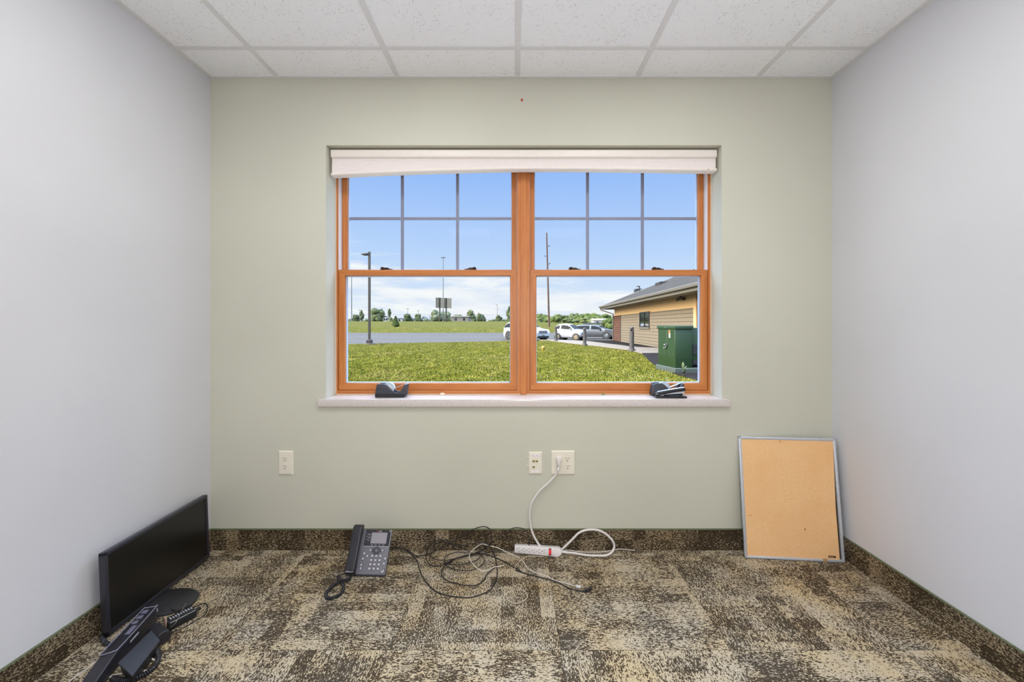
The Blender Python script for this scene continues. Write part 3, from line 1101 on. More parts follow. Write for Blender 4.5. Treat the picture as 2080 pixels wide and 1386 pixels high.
for s_ in (-1, 1):
    q = MB(Mf @ Matrix.Translation(((0.69 + 0.145 * s_) * PW, 0.525 * PL, 0))); q.prism(rrect(-0.0085, -0.0058, 0.0085, 0.0058, 0.002, 3), 0, 0.0016, None, 0.0004, 1)
    o = q.build('side_key', M_KEYD, ph)
    q = MB(Mf @ Matrix.Translation(((0.69 + 0.155 * s_) * PW, 0.525 * PL, 0))); q.prism(rrect(-0.0048, -0.0042, 0.0048, 0.0042, 0.0015, 3), 0.001, 0.0028, None, 0.0005, 1)
    q.build('key_face', M_KEY, o)
q = MB(Mf @ Matrix.Translation((0.365 * PW, 0.165 * PL, 0)) @ Matrix.Rotation(-0.06, 4, 'Z'))
q.prism(rrect(-0.0058, -0.0145, 0.0058, 0.0145, 0.0055, 5), 0, 0.0018, None, 0.0004, 1)
vk = q.build('volume_rocker', M_KEYD, ph)
for s_ in (-1, 1):
    q = MB(Mf @ Matrix.Translation((0.365 * PW, 0.165 * PL + 0.0068 * s_, 0))); q.prism(rrect(-0.004, -0.0055, 0.004, 0.0055, 0.0035, 4), 0.001, 0.0026, None, 0.0005, 1)
    q.build('key', M_KEY, vk)
q = MB(Mf); q.prism([(0.835 * PW, 0.035 * PL), (0.975 * PW, 0.035 * PL), (0.975 * PW, 0.155 * PL)], 0, 0.0014, None, 0.0004, 1)
sp = q.build('speaker_key', M_KEYD, ph)
q = MB(Mf); q.prism([(0.862 * PW, 0.045 * PL), (0.963 * PW, 0.045 * PL), (0.963 * PW, 0.130 * PL)], 0.001, 0.0024, None, 0.0005, 1)
q.build('key_face', M_KEY, sp)
# handset
q = MB(Mf)
hp = [(-0.004, 0.006), (0.000, 0.028), (0.012, 0.036), (0.060, 0.034), (0.120, 0.034), (0.172, 0.038), (0.196, 0.034), (0.204, 0.024), (0.204, 0.006), (0.165, 0.004), (0.155, 0.014), (0.045, 0.014), (0.036, 0.004)]
q.prism(hp, 0.005, 0.050, frame((0, 0, 0), (0, 1, 0), (0, 0, 1), (1, 0, 0)), 0.010, 4)
hs = q.build('handset', M_PDARK, ph, smooth=60)
q = MB(Mf); q.box((0.012, 0.0065, 0.0345), (0.040, 0.0080, 0.0362)); q.box((0.012, 0.0100, 0.0350), (0.032, 0.0110, 0.0365))
q.box((0.040, 0.0075, 0.0345), (0.046, 0.0092, 0.0362))
q.build('maker_mark', M_SILVER, hs, smooth=0)
# coiled cord of the handset
cp = catmull([on_floor(711, 1171, 0.020), on_floor(707, 1179, 0.016), on_floor(693, 1179, 0.016), on_floor(680, 1188, 0.008), on_floor(666, 1200, 0.007), on_floor(662, 1210, 0.007),
              on_floor(669, 1216, 0.007), on_floor(685, 1211, 0.007), on_floor(696, 1202, 0.007), on_floor(697, 1190, 0.007), on_floor(692, 1180, 0.006), on_floor(688, 1174, 0.007), on_floor(686, 1170, 0.009)], 10)
coil(MB(), cp).build('coiled_cord', M_PDARK, ph, smooth=0)
q = MB(); q.tube(catmull([fp(0.13, -0.01, 0.012), on_floor(711, 1168, 0.022), on_floor(711, 1172, 0.019)], 6), 0.0016, 8)
q.tube(catmull([on_floor(686, 1170, 0.009), on_floor(692, 1167, 0.006), on_floor(706, 1166.5, 0.006), on_floor(716, 1166, 0.006)], 6), 0.0022, 8)
q.build('cord_end', M_PDARK, ph)


# ------------------------------------------------------------------ cables
def cable(name, pts, r, mat, label, cat='cable', loc=None, smooth=True, parent=None, lift=None):
    P = []
    for i, p in enumerate(pts):
        if isinstance(p, Vector):
            P.append(p)
        else:
            P.append(on_floor(p[0], p[1], r + (p[2] if len(p) > 2 else 0.0)))
    c = catmull(P, 8)
    c = [Vector((v.x, v.y, max(v.z, r))) for v in c]
    q = MB().tube(c, r, 8)
    m = sum(c, Vector((0, 0, 0))) / len(c)
    o = q.build(name, mat, loc=(m.x, m.y, 0))
    return tag(o, label, cat)


def c5(pts, dz=0.0):
    return [(790 + x / 7.704, 1060 + y / 7.704, dz) for x, y in pts]


def c6(pts, dz=0.0):
    return [(980 + x / 6.5, 1060 + y / 6.5, dz) for x, y in pts]


ca = cable('black_cable', [(780, 1108), (788, 1112)] + c5([(30, 412), (140, 402), (250, 440), (330, 500), (400, 560), (450, 640), (475, 740), (520, 850), (600, 970), (700, 1070), (850, 1140), (1050, 1180), (1250, 1190), (1420, 1150),
                            (1570, 1080), (1660, 960), (1695, 830), (1690, 700), (1665, 570), (1625, 450), (1575, 375), (1480, 328), (1400, 328), (1250, 355), (1100, 380), (1000, 370), (930, 320), (840, 285),
                            (740, 300), (650, 370), (600, 460), (582, 560), (610, 640), (680, 690), (780, 690), (880, 665), (1000, 590), (1150, 550), (1320, 512), (1430, 502), (1520, 515), (1680, 570), (1900, 680), (2080, 790)])
            + c6([(430, 640), (600, 695), (850, 758), (1000, 805), (1150, 880), (1300, 920), (1370, 918)]), 0.0026, M_CABLE,
            'thick black cable sweeping round the front of the tangle to a black plug')
pl = MB()
e0, e1 = on_floor(1189, 1201, 0.006), on_floor(1200, 1195.5, 0.008)
pl.cyl(on_floor(1183, 1201.5, 0.0045), e0, 0.0032, 0.0055, 14); pl.cyl(e0, e0.lerp(e1, 0.8), 0.0068, 0.0064, 14)
pl.box((-0.004, -0.006, -0.004), (0.004, 0.006, 0.004), 0.001, 1, Matrix.Translation(e1))
for k in (-1, 0, 1):
    pl.cyl(e1, e1 + Vector((0.006 + 0.002 * k, 0.003 * k, 0.008)), 0.0014, 0.0012, 8)
pl.build('plug', M_BLACK, ca)
cb = cable('black_cable', [(780, 1106), (787, 1110)] + c5([(30, 402), (250, 430), (400, 520), (480, 537), (580, 517), (700, 470), (850, 395), (980, 330), (1120, 240), (1280, 140), (1400, 92), (1500, 80), (1580, 120), (1607, 200), (1597, 310),
                            (1560, 372), (1480, 450), (1350, 500), (1200, 530), (1050, 580), (950, 640), (870, 700), (820, 790), (850, 880), (950, 940), (1100, 980), (1250, 1000), (1380, 990), (1470, 930),
                            (1530, 830), (1590, 770), (1655, 715)], 0.005), 0.0024, M_CABLE,
            'black cable from the phone arching highest over the carpet wall base')
cc = cable('black_cable', c5([(1950, 455), (1750, 455), (1560, 480), (1440, 535), (1380, 600), (1250, 650), (1100, 672), (920, 665), (868, 610), (900, 535), (1050, 482), (1250, 492), (1420, 520), (1482, 570), (1490, 640),
                            (1430, 705), (1300, 757), (1150, 765), (1000, 740), (900, 680), (950, 620), (1100, 560), (1300, 515), (1450, 440), (1600, 340), (1750, 220), (1900, 120), (2000, 95)], 0.010)
            + c6([(545, 98), (590, 150), (618, 230), (618, 290), (600, 330)], 0.010), 0.0021, M_CABLE,
            'black cable coiled in flat loops and arching behind the power strip')
cd = cable('black_cable', c5([(1320, 508), (1200, 440), (1080, 385), (960, 347), (880, 320), (780, 332), (690, 395), (640, 480), (660, 550), (730, 592), (850, 605), (980, 590), (1150, 545), (1290, 515)], 0.014), 0.0019, M_CABLE,
            'thin black cable looped at the left side of the tangle')
we = cable('white_cable', c5([(1800, 685), (1710, 703), (1650, 712), (1560, 755), (1470, 770), (1380, 730), (1290, 630), (1255, 540), (1290, 470), (1370, 400), (1460, 350), (1560, 375), (1700, 410), (1850, 480), (2030, 560)], 0.018)
            + c6([(510, 500, ), (560, 560), (610, 630), (700, 672), (850, 722), (950, 775), (1100, 815), (1230, 852)]), 0.0018, M_WCABLE,
            'white cable draped over the black tangle and ending in a clear plug')
q = MB(); e0, e1 = on_floor(1172, 1191.5, 0.005), on_floor(1180, 1193.5, 0.006)
dv = (e1 - e0).normalized()
q.box((-0.004, -0.0055, -0.004), (0.018, 0.0055, 0.004), 0.001, 1, frame(e0, dv, Vector((0, 0, 1)).cross(dv), (0, 0, 1)))
q.build('clear_plug', simple('clear_plug', (226, 226, 224), 0.15, var=0.03), we)
wf = cable('white_cable', c6([(800, 462), (640, 456), (560, 480), (480, 540), (432, 600), (405, 720), (403, 810), (430, 855), (520, 900), (590, 960), (580, 1020), (500, 1070), (420, 1080), (350, 1050), (325, 1000)], 0.002), 0.0016,
            simple('cream_cable', (206, 190, 166), 0.5, var=0.03), 'thin cream cable curling in a hook on the carpet in front of the power strip')
wg = cable('white_cable', c6([(1050, 380), (1150, 378), (1280, 398), (1400, 405), (1600, 400), (1750, 370), (1850, 364), (2010, 380)]), 0.0019, M_WCABLE,
            'thin white cable lying along the wall base through the loop of the power strip cord')

# ------------------------------------------------------------------ power strip
ps = empty('power_strip', tuple(on_floor(1092, 1130)), 'white six outlet power strip with red switch, plugged into the double outlet', 'power strip')
p0 = on_floor(1044.5, 1125.5); p1 = on_floor(1142, 1133.0)
px_ = (p1 - p0); SLn = px_.length
exs = px_.normalized(); eyb = Vector((0, 0, 1)).cross(exs)      # to the wall
tilt = R(-16)
ezt = Vector((0, 0, 1)) * math.cos(tilt) - eyb * math.sin(tilt) * -1.0
ez_ = (Vector((0, 0, 1)) * math.cos(R(14)) + eyb * math.sin(R(14))).normalized()
ey_ = ez_.cross(exs).normalized()
Ms = frame(p0 + Vector((0, 0.0, 0.001)), exs, ey_, ez_)
q = MB(Ms)
out = [(0.0, 0.002)] + [(0.0, 0.040)] + [(SLn - 0.022, 0.042)]
for k in range(7):
    a = R(90 - 30 * k)
    out.append((SLn - 0.022 + 0.021 * math.cos(a), 0.021 + 0.021 * math.sin(a)))
out.append((SLn - 0.022, 0.0))
q.prism(out, 0.0, -0.036, frame((0, 0, 0), (1, 0, 0), (0, 0, 1), (0, -1, 0)), 0.004, 3)
q.build('housing', M_WHITE, ps)
yf = -0.0005
for k in range(6):
    x0 = 0.0125 + 0.0255 * k
    q = MB(Ms)
    q.cyl((x0, yf + 0.002, 0.0205), (x0, yf - 0.0002, 0.0205), 0.0021, seg=12)
    q.box((x0 + 0.0072, yf - 0.0002, 0.0262), (x0 + 0.0150, yf + 0.002, 0.0276)); q.box((x0 + 0.0080, yf - 0.0002, 0.0128), (x0 + 0.0150, yf + 0.002, 0.0142))
    q.build('outlet_slot', M_SLOT, ps, smooth=0)
q = MB(Ms); q.box((0.1585, yf - 0.0022, 0.006), (0.2000, yf + 0.002, 0.0345), 0.003, 2)
bz = q.build('switch_bezel', M_WHITE, ps)
q = MB(Ms); q.box((0.1725, yf - 0.0034, 0.0045), (0.1850, yf + 0.002, 0.0360), 0.001, 1)
q.build('switch_well', M_BLACK, bz)
M_REDGLOW, _nt = newmat('lit_red_switch')
finish(_nt, _nt.ramp(_nt.noise(objco(_nt), 120.0), [(0.3, lin((200, 20, 28))), (0.7, lin((225, 40, 44)))]), 0.25, emit=lin((235, 30, 36)), emit_s=0.35)
q = MB(Ms); q.prism([(0.008, 0.001), (0.008, -0.0048), (0.020, -0.0062), (0.0325, -0.0048), (0.0325, 0.001)], 0.1738, 0.1838, frame((0, yf, 0), (0, 0, 1), (0, 1, 0), (1, 0, 0)), 0.0006, 1)
q.build('rocker', M_REDGLOW, bz)
q = MB(Ms); q.cyl((0.1935, yf - 0.0020, 0.0150), (0.1935, yf - 0.0032, 0.0150), 0.0013, seg=10)
q.build('indicator', M_REDINK, bz)
# its cord
E_ = Ms @ Vector((SLn - 0.003, 0.018, 0.020))


def c6p(x, y, s):
    return at(980 + x / 6.5, 1060 + y / 6.5, s)


cord_pts = [E_, c6p(1130, 408, 409), c6p(1200, 415, 410), c6p(1350, 440, 410), c6p(1500, 452, 410), c6p(1640, 445, 410), c6p(1710, 400, 408), c6p(1740, 330, 405), c6p(1720, 260, 405), c6p(1650, 180, 404.5),
            c6p(1550, 122, 404.5), c6p(1450, 106, 404.5), c6p(1350, 117, 404.5), c6p(1270, 152, 404.5), c6p(1200, 220, 404.5), c6p(1120, 300, 404.5), c6p(1045, 365, 404.5), c6p(960, 385, 404), c6p(860, 368, 404), c6p(770, 330, 404),
            c6p(700, 230, 403), c6p(655, 130, 402), c6p(635, 40, 401.5), at(1075.5, 1045, 401.5), at(1080, 1022, 401.5), at(1096, 998, 401.5), at(1115, 980, 401.5), at(1129, 965, 402), at(1133.5, 956, 403)]
c = catmull(cord_pts, 8)
MB().tube(c, 0.0054, 10).build('cord', M_WHITE, ps)
q = MB()
xp, zp = wx(1134.2), oz + 0.0195
q.prism([(-0.0125, 0.013), (0.0125, 0.013), (0.0125, 0.004), (0.0085, -0.012), (0.0055, -0.030), (-0.0055, -0.030), (-0.0085, -0.012), (-0.0125, 0.004)], 0.002, 0.022,
        frame((xp, D - 0.0068, zp), (1, 0, 0), (0, 0, 1), (0, -1, 0)), 0.003, 2)
plug = q.build('plug', M_WHITE, ps)
q = MB(); q.tube(catmull([Vector((xp, D - 0.018, zp - 0.028)), Vector((xp, D - 0.019, zp - 0.040)), at(1133.5, 956, 403)], 6), [0.0058] * 12 + [0.005], 10)
q.build('strain_relief', M_WHITE, plug)

# ------------------------------------------------------------------ cork board leaning in the corner
b0, b1 = on_floor(1511, 1132.5), on_floor(1714, 1142.5)
b0.z = b1.z = 0.0
exb = (b1 - b0).normalized(); BW = (b1 - b0).length
topm = Vector((0.004, 0.072, 0.575))
ezb = (topm - exb * topm.dot(exb)).normalized()
eyn = ezb.cross(exb)                      # towards the wall
BHt = 0.583
cbd = empty('cork_board', tuple((b0 + b1) / 2), 'cork board in an aluminium frame leaning in the corner', 'cork board')
Mb = frame(b0 + Vector((0, 0, 0.001)), exb, ezb, -eyn)     # (along, up, towards the viewer)
m_c, _nt = newmat('cork')
_co = objco(_nt)
_a = _nt.noise(_co, 260.0, 3.0, 0.7); _b = _nt.noise(_co, 5.0, 3.0)
_col = _nt.ramp(_a, [(0.25, lin((226, 174, 118))), (0.5, lin((246, 200, 146))), (0.75, lin((252, 212, 164)))])
_col = _nt.mix(_nt.mapr(_b, 0.35, 0.68, 0.0, 0.45), _col, lin((238, 180, 122)))
finish(_nt, _col, 0.9, spec=0.15, bump=_a, bump_s=0.3, bump_d=0.001)
fw = 0.0135
q = MB(Mb)
# the right edge of the sheet has come away a little from the frame
q.prism([(fw - 0.004, fw - 0.004), (BW - fw - 0.010, fw - 0.002), (BW - fw - 0.0105, 0.25), (BW - fw + 0.001, BHt - fw + 0.003), (fw - 0.004, BHt - fw + 0.003)], 0.004, 0.0105)
q.build('cork_sheet', m_c, cbd, smooth=0)
q = MB(Mb); q.box((0.004, 0.004, 0.001), (BW - 0.004, BHt - 0.004, 0.0035))
q.build('backing_sheet', simple('dark_backing', (62, 54, 46), 0.9), cbd, smooth=0)
for (x0, y0, x1, y1) in ((0, 0, fw, BHt), (BW - fw, 0, BW, BHt), (0.0, 0, BW, fw), (0.0, BHt - fw, BW, BHt)):
    q = MB(Mb); q.box((x0, y0, 0), (x1, y1, 0.013), 0.003, 2)
    hv = (x1 - x0) > (y1 - y0)
    if hv: q.box((x0 + 0.002, y0 + fw * 0.35, 0.012), (x1 - 0.002, y1 - fw * 0.3, 0.0145), 0.001, 1)
    else: q.box((x0 + fw * 0.35, y0 + 0.002, 0.012), (x1 - fw * 0.3, y1 - 0.002, 0.0145), 0.001, 1)
    q.build('frame_strip', M_SILVER, cbd)
q = MB(Mb); q.prism(rrect(0.386, 0.020, 0.420, 0.030, 0.002, 3), 0.0104, 0.0112)
bd = q.build('maker_badge', simple('badge_brown', (78, 46, 22), 0.5), cbd, smooth=0)
q = MB(Mb)
xx = 0.3890
M_BPALE = simple('badge_pale', (222, 176, 136), 0.5)
for w_ in (0.0042, 0.0030, 0.0034, 0.0026, 0.0036, 0.0028, 0.0030):
    MB(Mb).box((xx, 0.0230, 0.0110), (xx + w_ - 0.0008, 0.0268 if w_ > 0.003 else 0.0260, 0.0114)).build('lettering', M_BPALE, bd, smooth=0); xx += w_ + 0.0002
q = MB(Mb); q.box((0.360, -0.0004, -0.0004), (0.380, fw + 0.001, 0.0150), 0.0006, 1)
q.build('frame_clip', simple('tan_clip', (176, 142, 98), 0.6), cbd)
for (x, y, r_, m_) in ((0.034, 0.205, 0.0055, 'cork_pin'), (0.198, BHt - 0.020, 0.0042, 'cork_pin'), (0.288, 0.147, 0.0026, 'dark_pin')):
    q = MB(Mb @ Matrix.Translation((x, y, 0.0105))); q.lathe([(r_, 0.0), (r_ * 0.9, 0.004), (r_ * 0.5, 0.006)], (0, 0, 0), 14)
    if m_ not in MATS: simple(m_, (232, 180, 120) if m_ == 'cork_pin' else (110, 74, 40), 0.5)
    q.build('pin', MATS[m_], cbd)

# ------------------------------------------------------------------ monitor by the left wall
mn = empty('computer_monitor', (-1.45, 1.80, 0), 'black flat computer monitor standing on the carpet against the left wall', 'monitor')
n0 = Vector((-1.482, 1.548, 0.010)); n1 = Vector((-1.497, 2.086, 0.010))
exm = (n1 - n0).normalized(); MW = (n1 - n0).length
ezm = Vector((-0.012, 0, 0.303)); ezm = (ezm - exm * ezm.dot(exm)).normalized()
enm = exm.cross(ezm)                       # towards the room
if enm.x < 0: enm = -enm
MHt = 0.304
Mm = frame(n0, exm, ezm, enm)
M_MON = simple('monitor_plastic', (44, 44, 52), 0.38, var=0.08, scale=300)
M_SCR = simple('monitor_screen', (20, 19, 18), 0.30, var=0.15, scale=400)
q = MB(Mm)
be = 0.0125
for (x0, y0, x1, y1) in ((0, 0, be, MHt), (MW - be, 0, MW, MHt), (0, 0, MW, be + 0.004), (0, MHt - be, MW, MHt)):
    q.box((x0, y0, -0.020), (x1, y1, 0.004), 0.002, 2)
q.build('bezel', M_MON, mn)
q = MB(Mm); q.box((be - 0.002, be + 0.002, -0.012), (MW - be + 0.002, MHt - be + 0.002, 0.0005))
q.build('screen', M_SCR, mn, smooth=0)
q = MB(Mm); q.box((0.004, 0.004, -0.026), (MW - 0.004, MHt - 0.004, -0.013), 0.004, 2); q.box((0.14, 0.05, -0.040), (MW - 0.14, MHt - 0.06, -0.020), 0.006, 2)
q.build('back_shell', M_MON, mn)
q = MB(Mm); q.box((0.004, MHt, -0.010), (MW - 0.004, MHt + 0.0006, -0.007))
q.build('top_seam', simple('pale_edge', (104, 104, 122), 0.35), mn, smooth=0)
q = MB()
q.lathe([(1.0, 0.0), (1.0, 0.007), (0.96, 0.010), (0.0, 0.012)], (0, 0, 0), 40)
for v in q.bm.verts:
    v.co = Vector((-1.425 + v.co.x * 0.108, 1.752 + v.co.y * 0.088, v.co.z))
q.build('foot', simple('monitor_foot', (48, 47, 50), 0.42, var=0.1), mn)
q = MB(); q.box((-1.530, 1.755, 0.002), (-1.520, 1.835, 0.20), 0.003, 2); q.box((-1.530, 1.755, 0.0), (-1.47, 1.835, 0.009), 0.002, 1)
q.build('neck', M_MON, mn)

# ------------------------------------------------------------------ second phone, on its side in front of the monitor
p2 = empty('desk_phone', (-1.30, 1.45, 0), 'black desk phone lying on its side in front of the monitor', 'phone')
A0, A1 = Vector((-1.302, 1.270, 0)), Vector((-1.392, 1.640, 0))
e1 = (A1 - A0).normalized(); L2 = (A1 - A0).length
e2 = Vector((0, 0, 1)).cross(e1) * -1.0    # away from the monitor
Mp = frame(A0, e1, e2, Vector((0, 0, 1)))
q = MB(Mp)
prof = [(0.0, 0.0), (L2, 0.0), (L2, 0.050), (L2 - 0.010, 0.060), (0.150, 0.060), (0.115, 0.052), (0.0, 0.026)]
q.prism(prof, -0.030, 0.014, frame((0, 0, 0), (1, 0, 0), (0, 0, 1), (0, 1, 0)), 0.005, 3)
b2 = q.build('body', M_PDARK, p2)
q = MB(Mp)
rim = [(0.140, -0.028, 0.0600), (0.165, -0.029, 0.0612), (L2 - 0.02, -0.029, 0.0612), (L2 - 0.004, -0.020, 0.0605), (L2 - 0.002, 0.004, 0.0605), (L2 - 0.012, 0.012, 0.0612), (0.170, 0.0125, 0.0612), (0.150, 0.006, 0.0606), (0.142, -0.010, 0.0600)]
q.tube(catmull([Vector(p) for p in rim], 6, closed=True), 0.0017, 8, closed=True)
q.build('rim', simple('phone_rim', (132, 132, 152), 0.35), b2)
q = MB(Mp)
for a, b_ in ((0.285, 0.300), (0.312, 0.330), (0.342, 0.360)):
    q.box((a, -0.022, 0.058), (b_, -0.004, 0.064), 0.002, 2)
q.box((0.23, -0.012, 0.059), (0.275, 0.004, 0.0615), 0.001, 1)
q.build('cable_clip', simple('clip_grey', (110, 110, 130), 0.3), b2)
MB(Mp).box((0.215, 0.0138, 0.038), (0.262, 0.0150, 0.044)).build('pale_mark', M_KEY, b2, smooth=0)
MB(Mp).box((0.375, 0.0138, 0.040), (0.379, 0.0155, 0.052)).build('pale_mark', M_KEY, b2, smooth=0)
cs = [Vector((-1.292, 1.385, 0.046)), Vector((-1.200, 1.335, 0.046)), Vector((-1.239, 1.487, 0.046)), Vector((-1.311, 1.536, 0.046))]
q = MB()
lo_ = [Vector((v.x, v.y, 0.039)) for v in cs]
q.add(cs + lo_, [(0, 1, 2, 3), (7, 6, 5, 4), (0, 4, 5, 1), (1, 5, 6, 2), (2, 6, 7, 3), (3, 7, 4, 0)])
bmesh.ops.bevel(q.bm, geom=list(q.bm.edges), offset=0.003, segments=2, profile=0.5, affect='EDGES')
q.build('stand', simple('slate_plastic', (60, 64, 74), 0.5, var=0.05, scale=300), p2)
q = MB()
cm = sum(cs, Vector((0, 0, 0))) / 4
u_ = [Vector((cm.x + (v.x - cm.x) * 0.93, cm.y + (v.y - cm.y) * 0.93, 0.0395)) for v in cs]
d_ = [Vector((cm.x + (v.x - cm.x) * 0.80, cm.y + (v.y - cm.y) * 0.80, 0.0)) for v in cs]
q.add(u_ + d_, [(0, 1, 2, 3), (7, 6, 5, 4), (0, 4, 5, 1), (1, 5, 6, 2), (2, 6, 7, 3), (3, 7, 4, 0)])
q.build('stand_shade', M_BLACK, p2, smooth=0)  # black block standing in for the deep shadow under the stand plate
q = MB()
q.cyl((-1.322, 1.562, 0.028), (-1.252, 1.520, 0.028), 0.0225, 0.0225, 24)
bmesh.ops.bevel(q.bm, geom=[e for e in q.bm.edges], offset=0.002, segments=1, profile=0.5, affect='EDGES')
q.build('hinge', M_PDARK, p2)
cp = catmull([on_floor(318, 1318, 0.016), on_floor(322, 1330, 0.010), on_floor(320, 1345, 0.008), on_floor(312, 1357, 0.008), on_floor(296, 1369, 0.008), on_floor(277, 1378, 0.008), on_floor(258, 1382, 0.008), on_floor(240, 1381, 0.008), on_floor(226, 1378, 0.010)], 10)
coil(MB(), cp, 0.0062, 0.0025, 0.0060).build('coiled_cord', M_PDARK, p2, smooth=0)
cp = catmull([on_floor(216, 1280, 0.008), on_floor(208, 1292, 0.008), on_floor(211, 1303, 0.008), on_floor(222, 1309, 0.008), on_floor(236, 1306, 0.008), on_floor(246, 1300, 0.008)], 10)
coil(MB(), cp, 0.0055, 0.0023, 0.0056).build('coiled_cord', M_PDARK, p2, smooth=0)

# small black box with a row of contacts
rb = empty('network_box', (-1.278, 1.628, 0), 'small black box with a row of metal contacts at the foot of the monitor', 'adapter box')
f0, f1 = Vector((-1.296, 1.592, 0)), Vector((-1.252, 1.672, 0))
ea = (f1 - f0).normalized(); La = (f1 - f0).length
eb = Vector((0, 0, 1)).cross(ea)
Mr = frame(f0, ea, eb, Vector((0, 0, 1)))
MB(Mr).box((0, -0.008, 0.0), (La, 0.040, 0.030), 0.003, 2).build('case', M_BLACK, rb)
q = MB(Mr)
for k in range(9):
    q.box((0.014 + 0.0085 * k, 0.014, 0.0298), (0.018 + 0.0085 * k, 0.014 + (0.012 if k % 3 else 0.016), 0.0312))
q.build('contact_row', M_SILVER, rb, smooth=0)
q = MB(Mr); q.box((0.004, -0.0078, 0.0292), (La - 0.004, -0.0062, 0.0308), 0.0004, 1)
q.build('bright_edge', M_SILVER, rb)
q = MB(Mr); q.cyl((La - 0.002, 0.010, 0.018), (La + 0.020, 0.016, 0.016), 0.007, 0.006, 14)
q.build('cable_gland', M_BLACK, rb)
M_COP = simple('copper_terminal', (206, 178, 158), 0.35, 0.6, var=0.1)
tm = MB()
tp_ = Vector((-1.318, 1.605, 0.0))
for k, dx in enumerate((0.0, 0.008)):
    c0 = Vector((tp_.x + dx, tp_.y - 0.006 * k, 0.0))
    tm.lathe([(0.004, 0.0), (0.004, 0.030), (0.0028, 0.032), (0.0028, 0.042), (0.0015, 0.044)], c0, 12)
tag(tm.build('cable_terminal', M_COP, loc=tuple(tp_)), 'pair of upright copper coloured plug tips beside the black box', 'plug')

cable('black_cable', [(325, 1228), (334, 1229), (342, 1236), (353, 1240, 0.012), (368, 1238, 0.012), (384, 1237, 0.010), (400, 1231), (414, 1226.5), (421, 1230), (420, 1242), (410, 1254), (392, 1265), (370, 1277), (341, 1288)], 0.0020, M_CABLE,
      'thin black cable looping over the carpet beside the monitor foot')
cable('grey_wire', [(378, 1226, 0.016), (369, 1242, 0.036), (361, 1258, 0.040), (355, 1268, 0.030), (344, 1277, 0.010)], 0.0012, simple('grey_wire', (128, 126, 128), 0.4), 'thin grey wire crossing over the small black box')
cable('white_cable', [(139, 1386), (158, 1372), (177, 1359), (196, 1344), (214, 1331), (228, 1320), (238, 1312)], 0.0019, M_WCABLE, 'straight white cable running from the monitor towards the viewer beside the overturned phone')
cable('white_cable', [(203, 1388), (214, 1380), (229, 1373), (240, 1370), (250, 1369)], 0.0019, M_WCABLE, 'short white cable coming out from under the overturned phone stand')
cable('white_cable', [(294, 1334, 0.012), (303, 1337, 0.008), (313, 1341, 0.002), (320, 1346), (312, 1358), (296, 1363), (280, 1364)], 0.0026, M_WCABLE, 'white cable end inside the black coiled cord of the overturned phone')
cable('brown_wire', [(214, 1283), (200, 1297), (190, 1308), (181, 1324), (173, 1341), (171, 1347), (179, 1352)], 0.0012, M_BCABLE, 'thin brown wire on the carpet behind the overturned phone')

# ================================================================== outside
ALB[0] = 0.155
def zg(x, y):
    """height of the lawn"""
    t = min(1.0, max(0.0, (y - 8.4) / 25.6))
    z = H - (1.15 + 0.20 * t)
    if y < 34:
        w = min(1.0, max(0.0, (34 - y) / 8.0))
        z += w * 0.05 * mnoise.noise(Vector((x * 0.35, y * 0.22, 1.3)))
    return z


LOT_Z = H - 1.43


def crest(x):
    return 2.24 if x < 2 else (1.72 if x > 16 else 2.24 - 0.52 * (x - 2) / 14.0)


def zfar(x, y):
    """grass rise beyond the parking lot, and the land behind it"""
    if y < 76.5: return LOT_Z - 0.05
    c = crest(x)
    steep = 0.95 if x < 6 else max(0.35, 0.95 - (x - 6) * 0.05)
    if y < 81.5: return LOT_Z + (steep) * (y - 76.5) / 5.0
    if y < 135: return LOT_Z + steep + (c - LOT_Z - steep) * (y - 81.5) / 53.5
    if y < 175: return c + (0.5 - c) * (y - 135) / 40.0
    return 0.5


def on_lawn(px, py, dz=0.0):
    s = (py - 660.0) / 1.3
    for _ in range(30):
        p = at(px, py, s)
        z = zg(p.x, p.y) + dz
        s = (py - 660.0) / (H - z)
    return at(px, py, s)


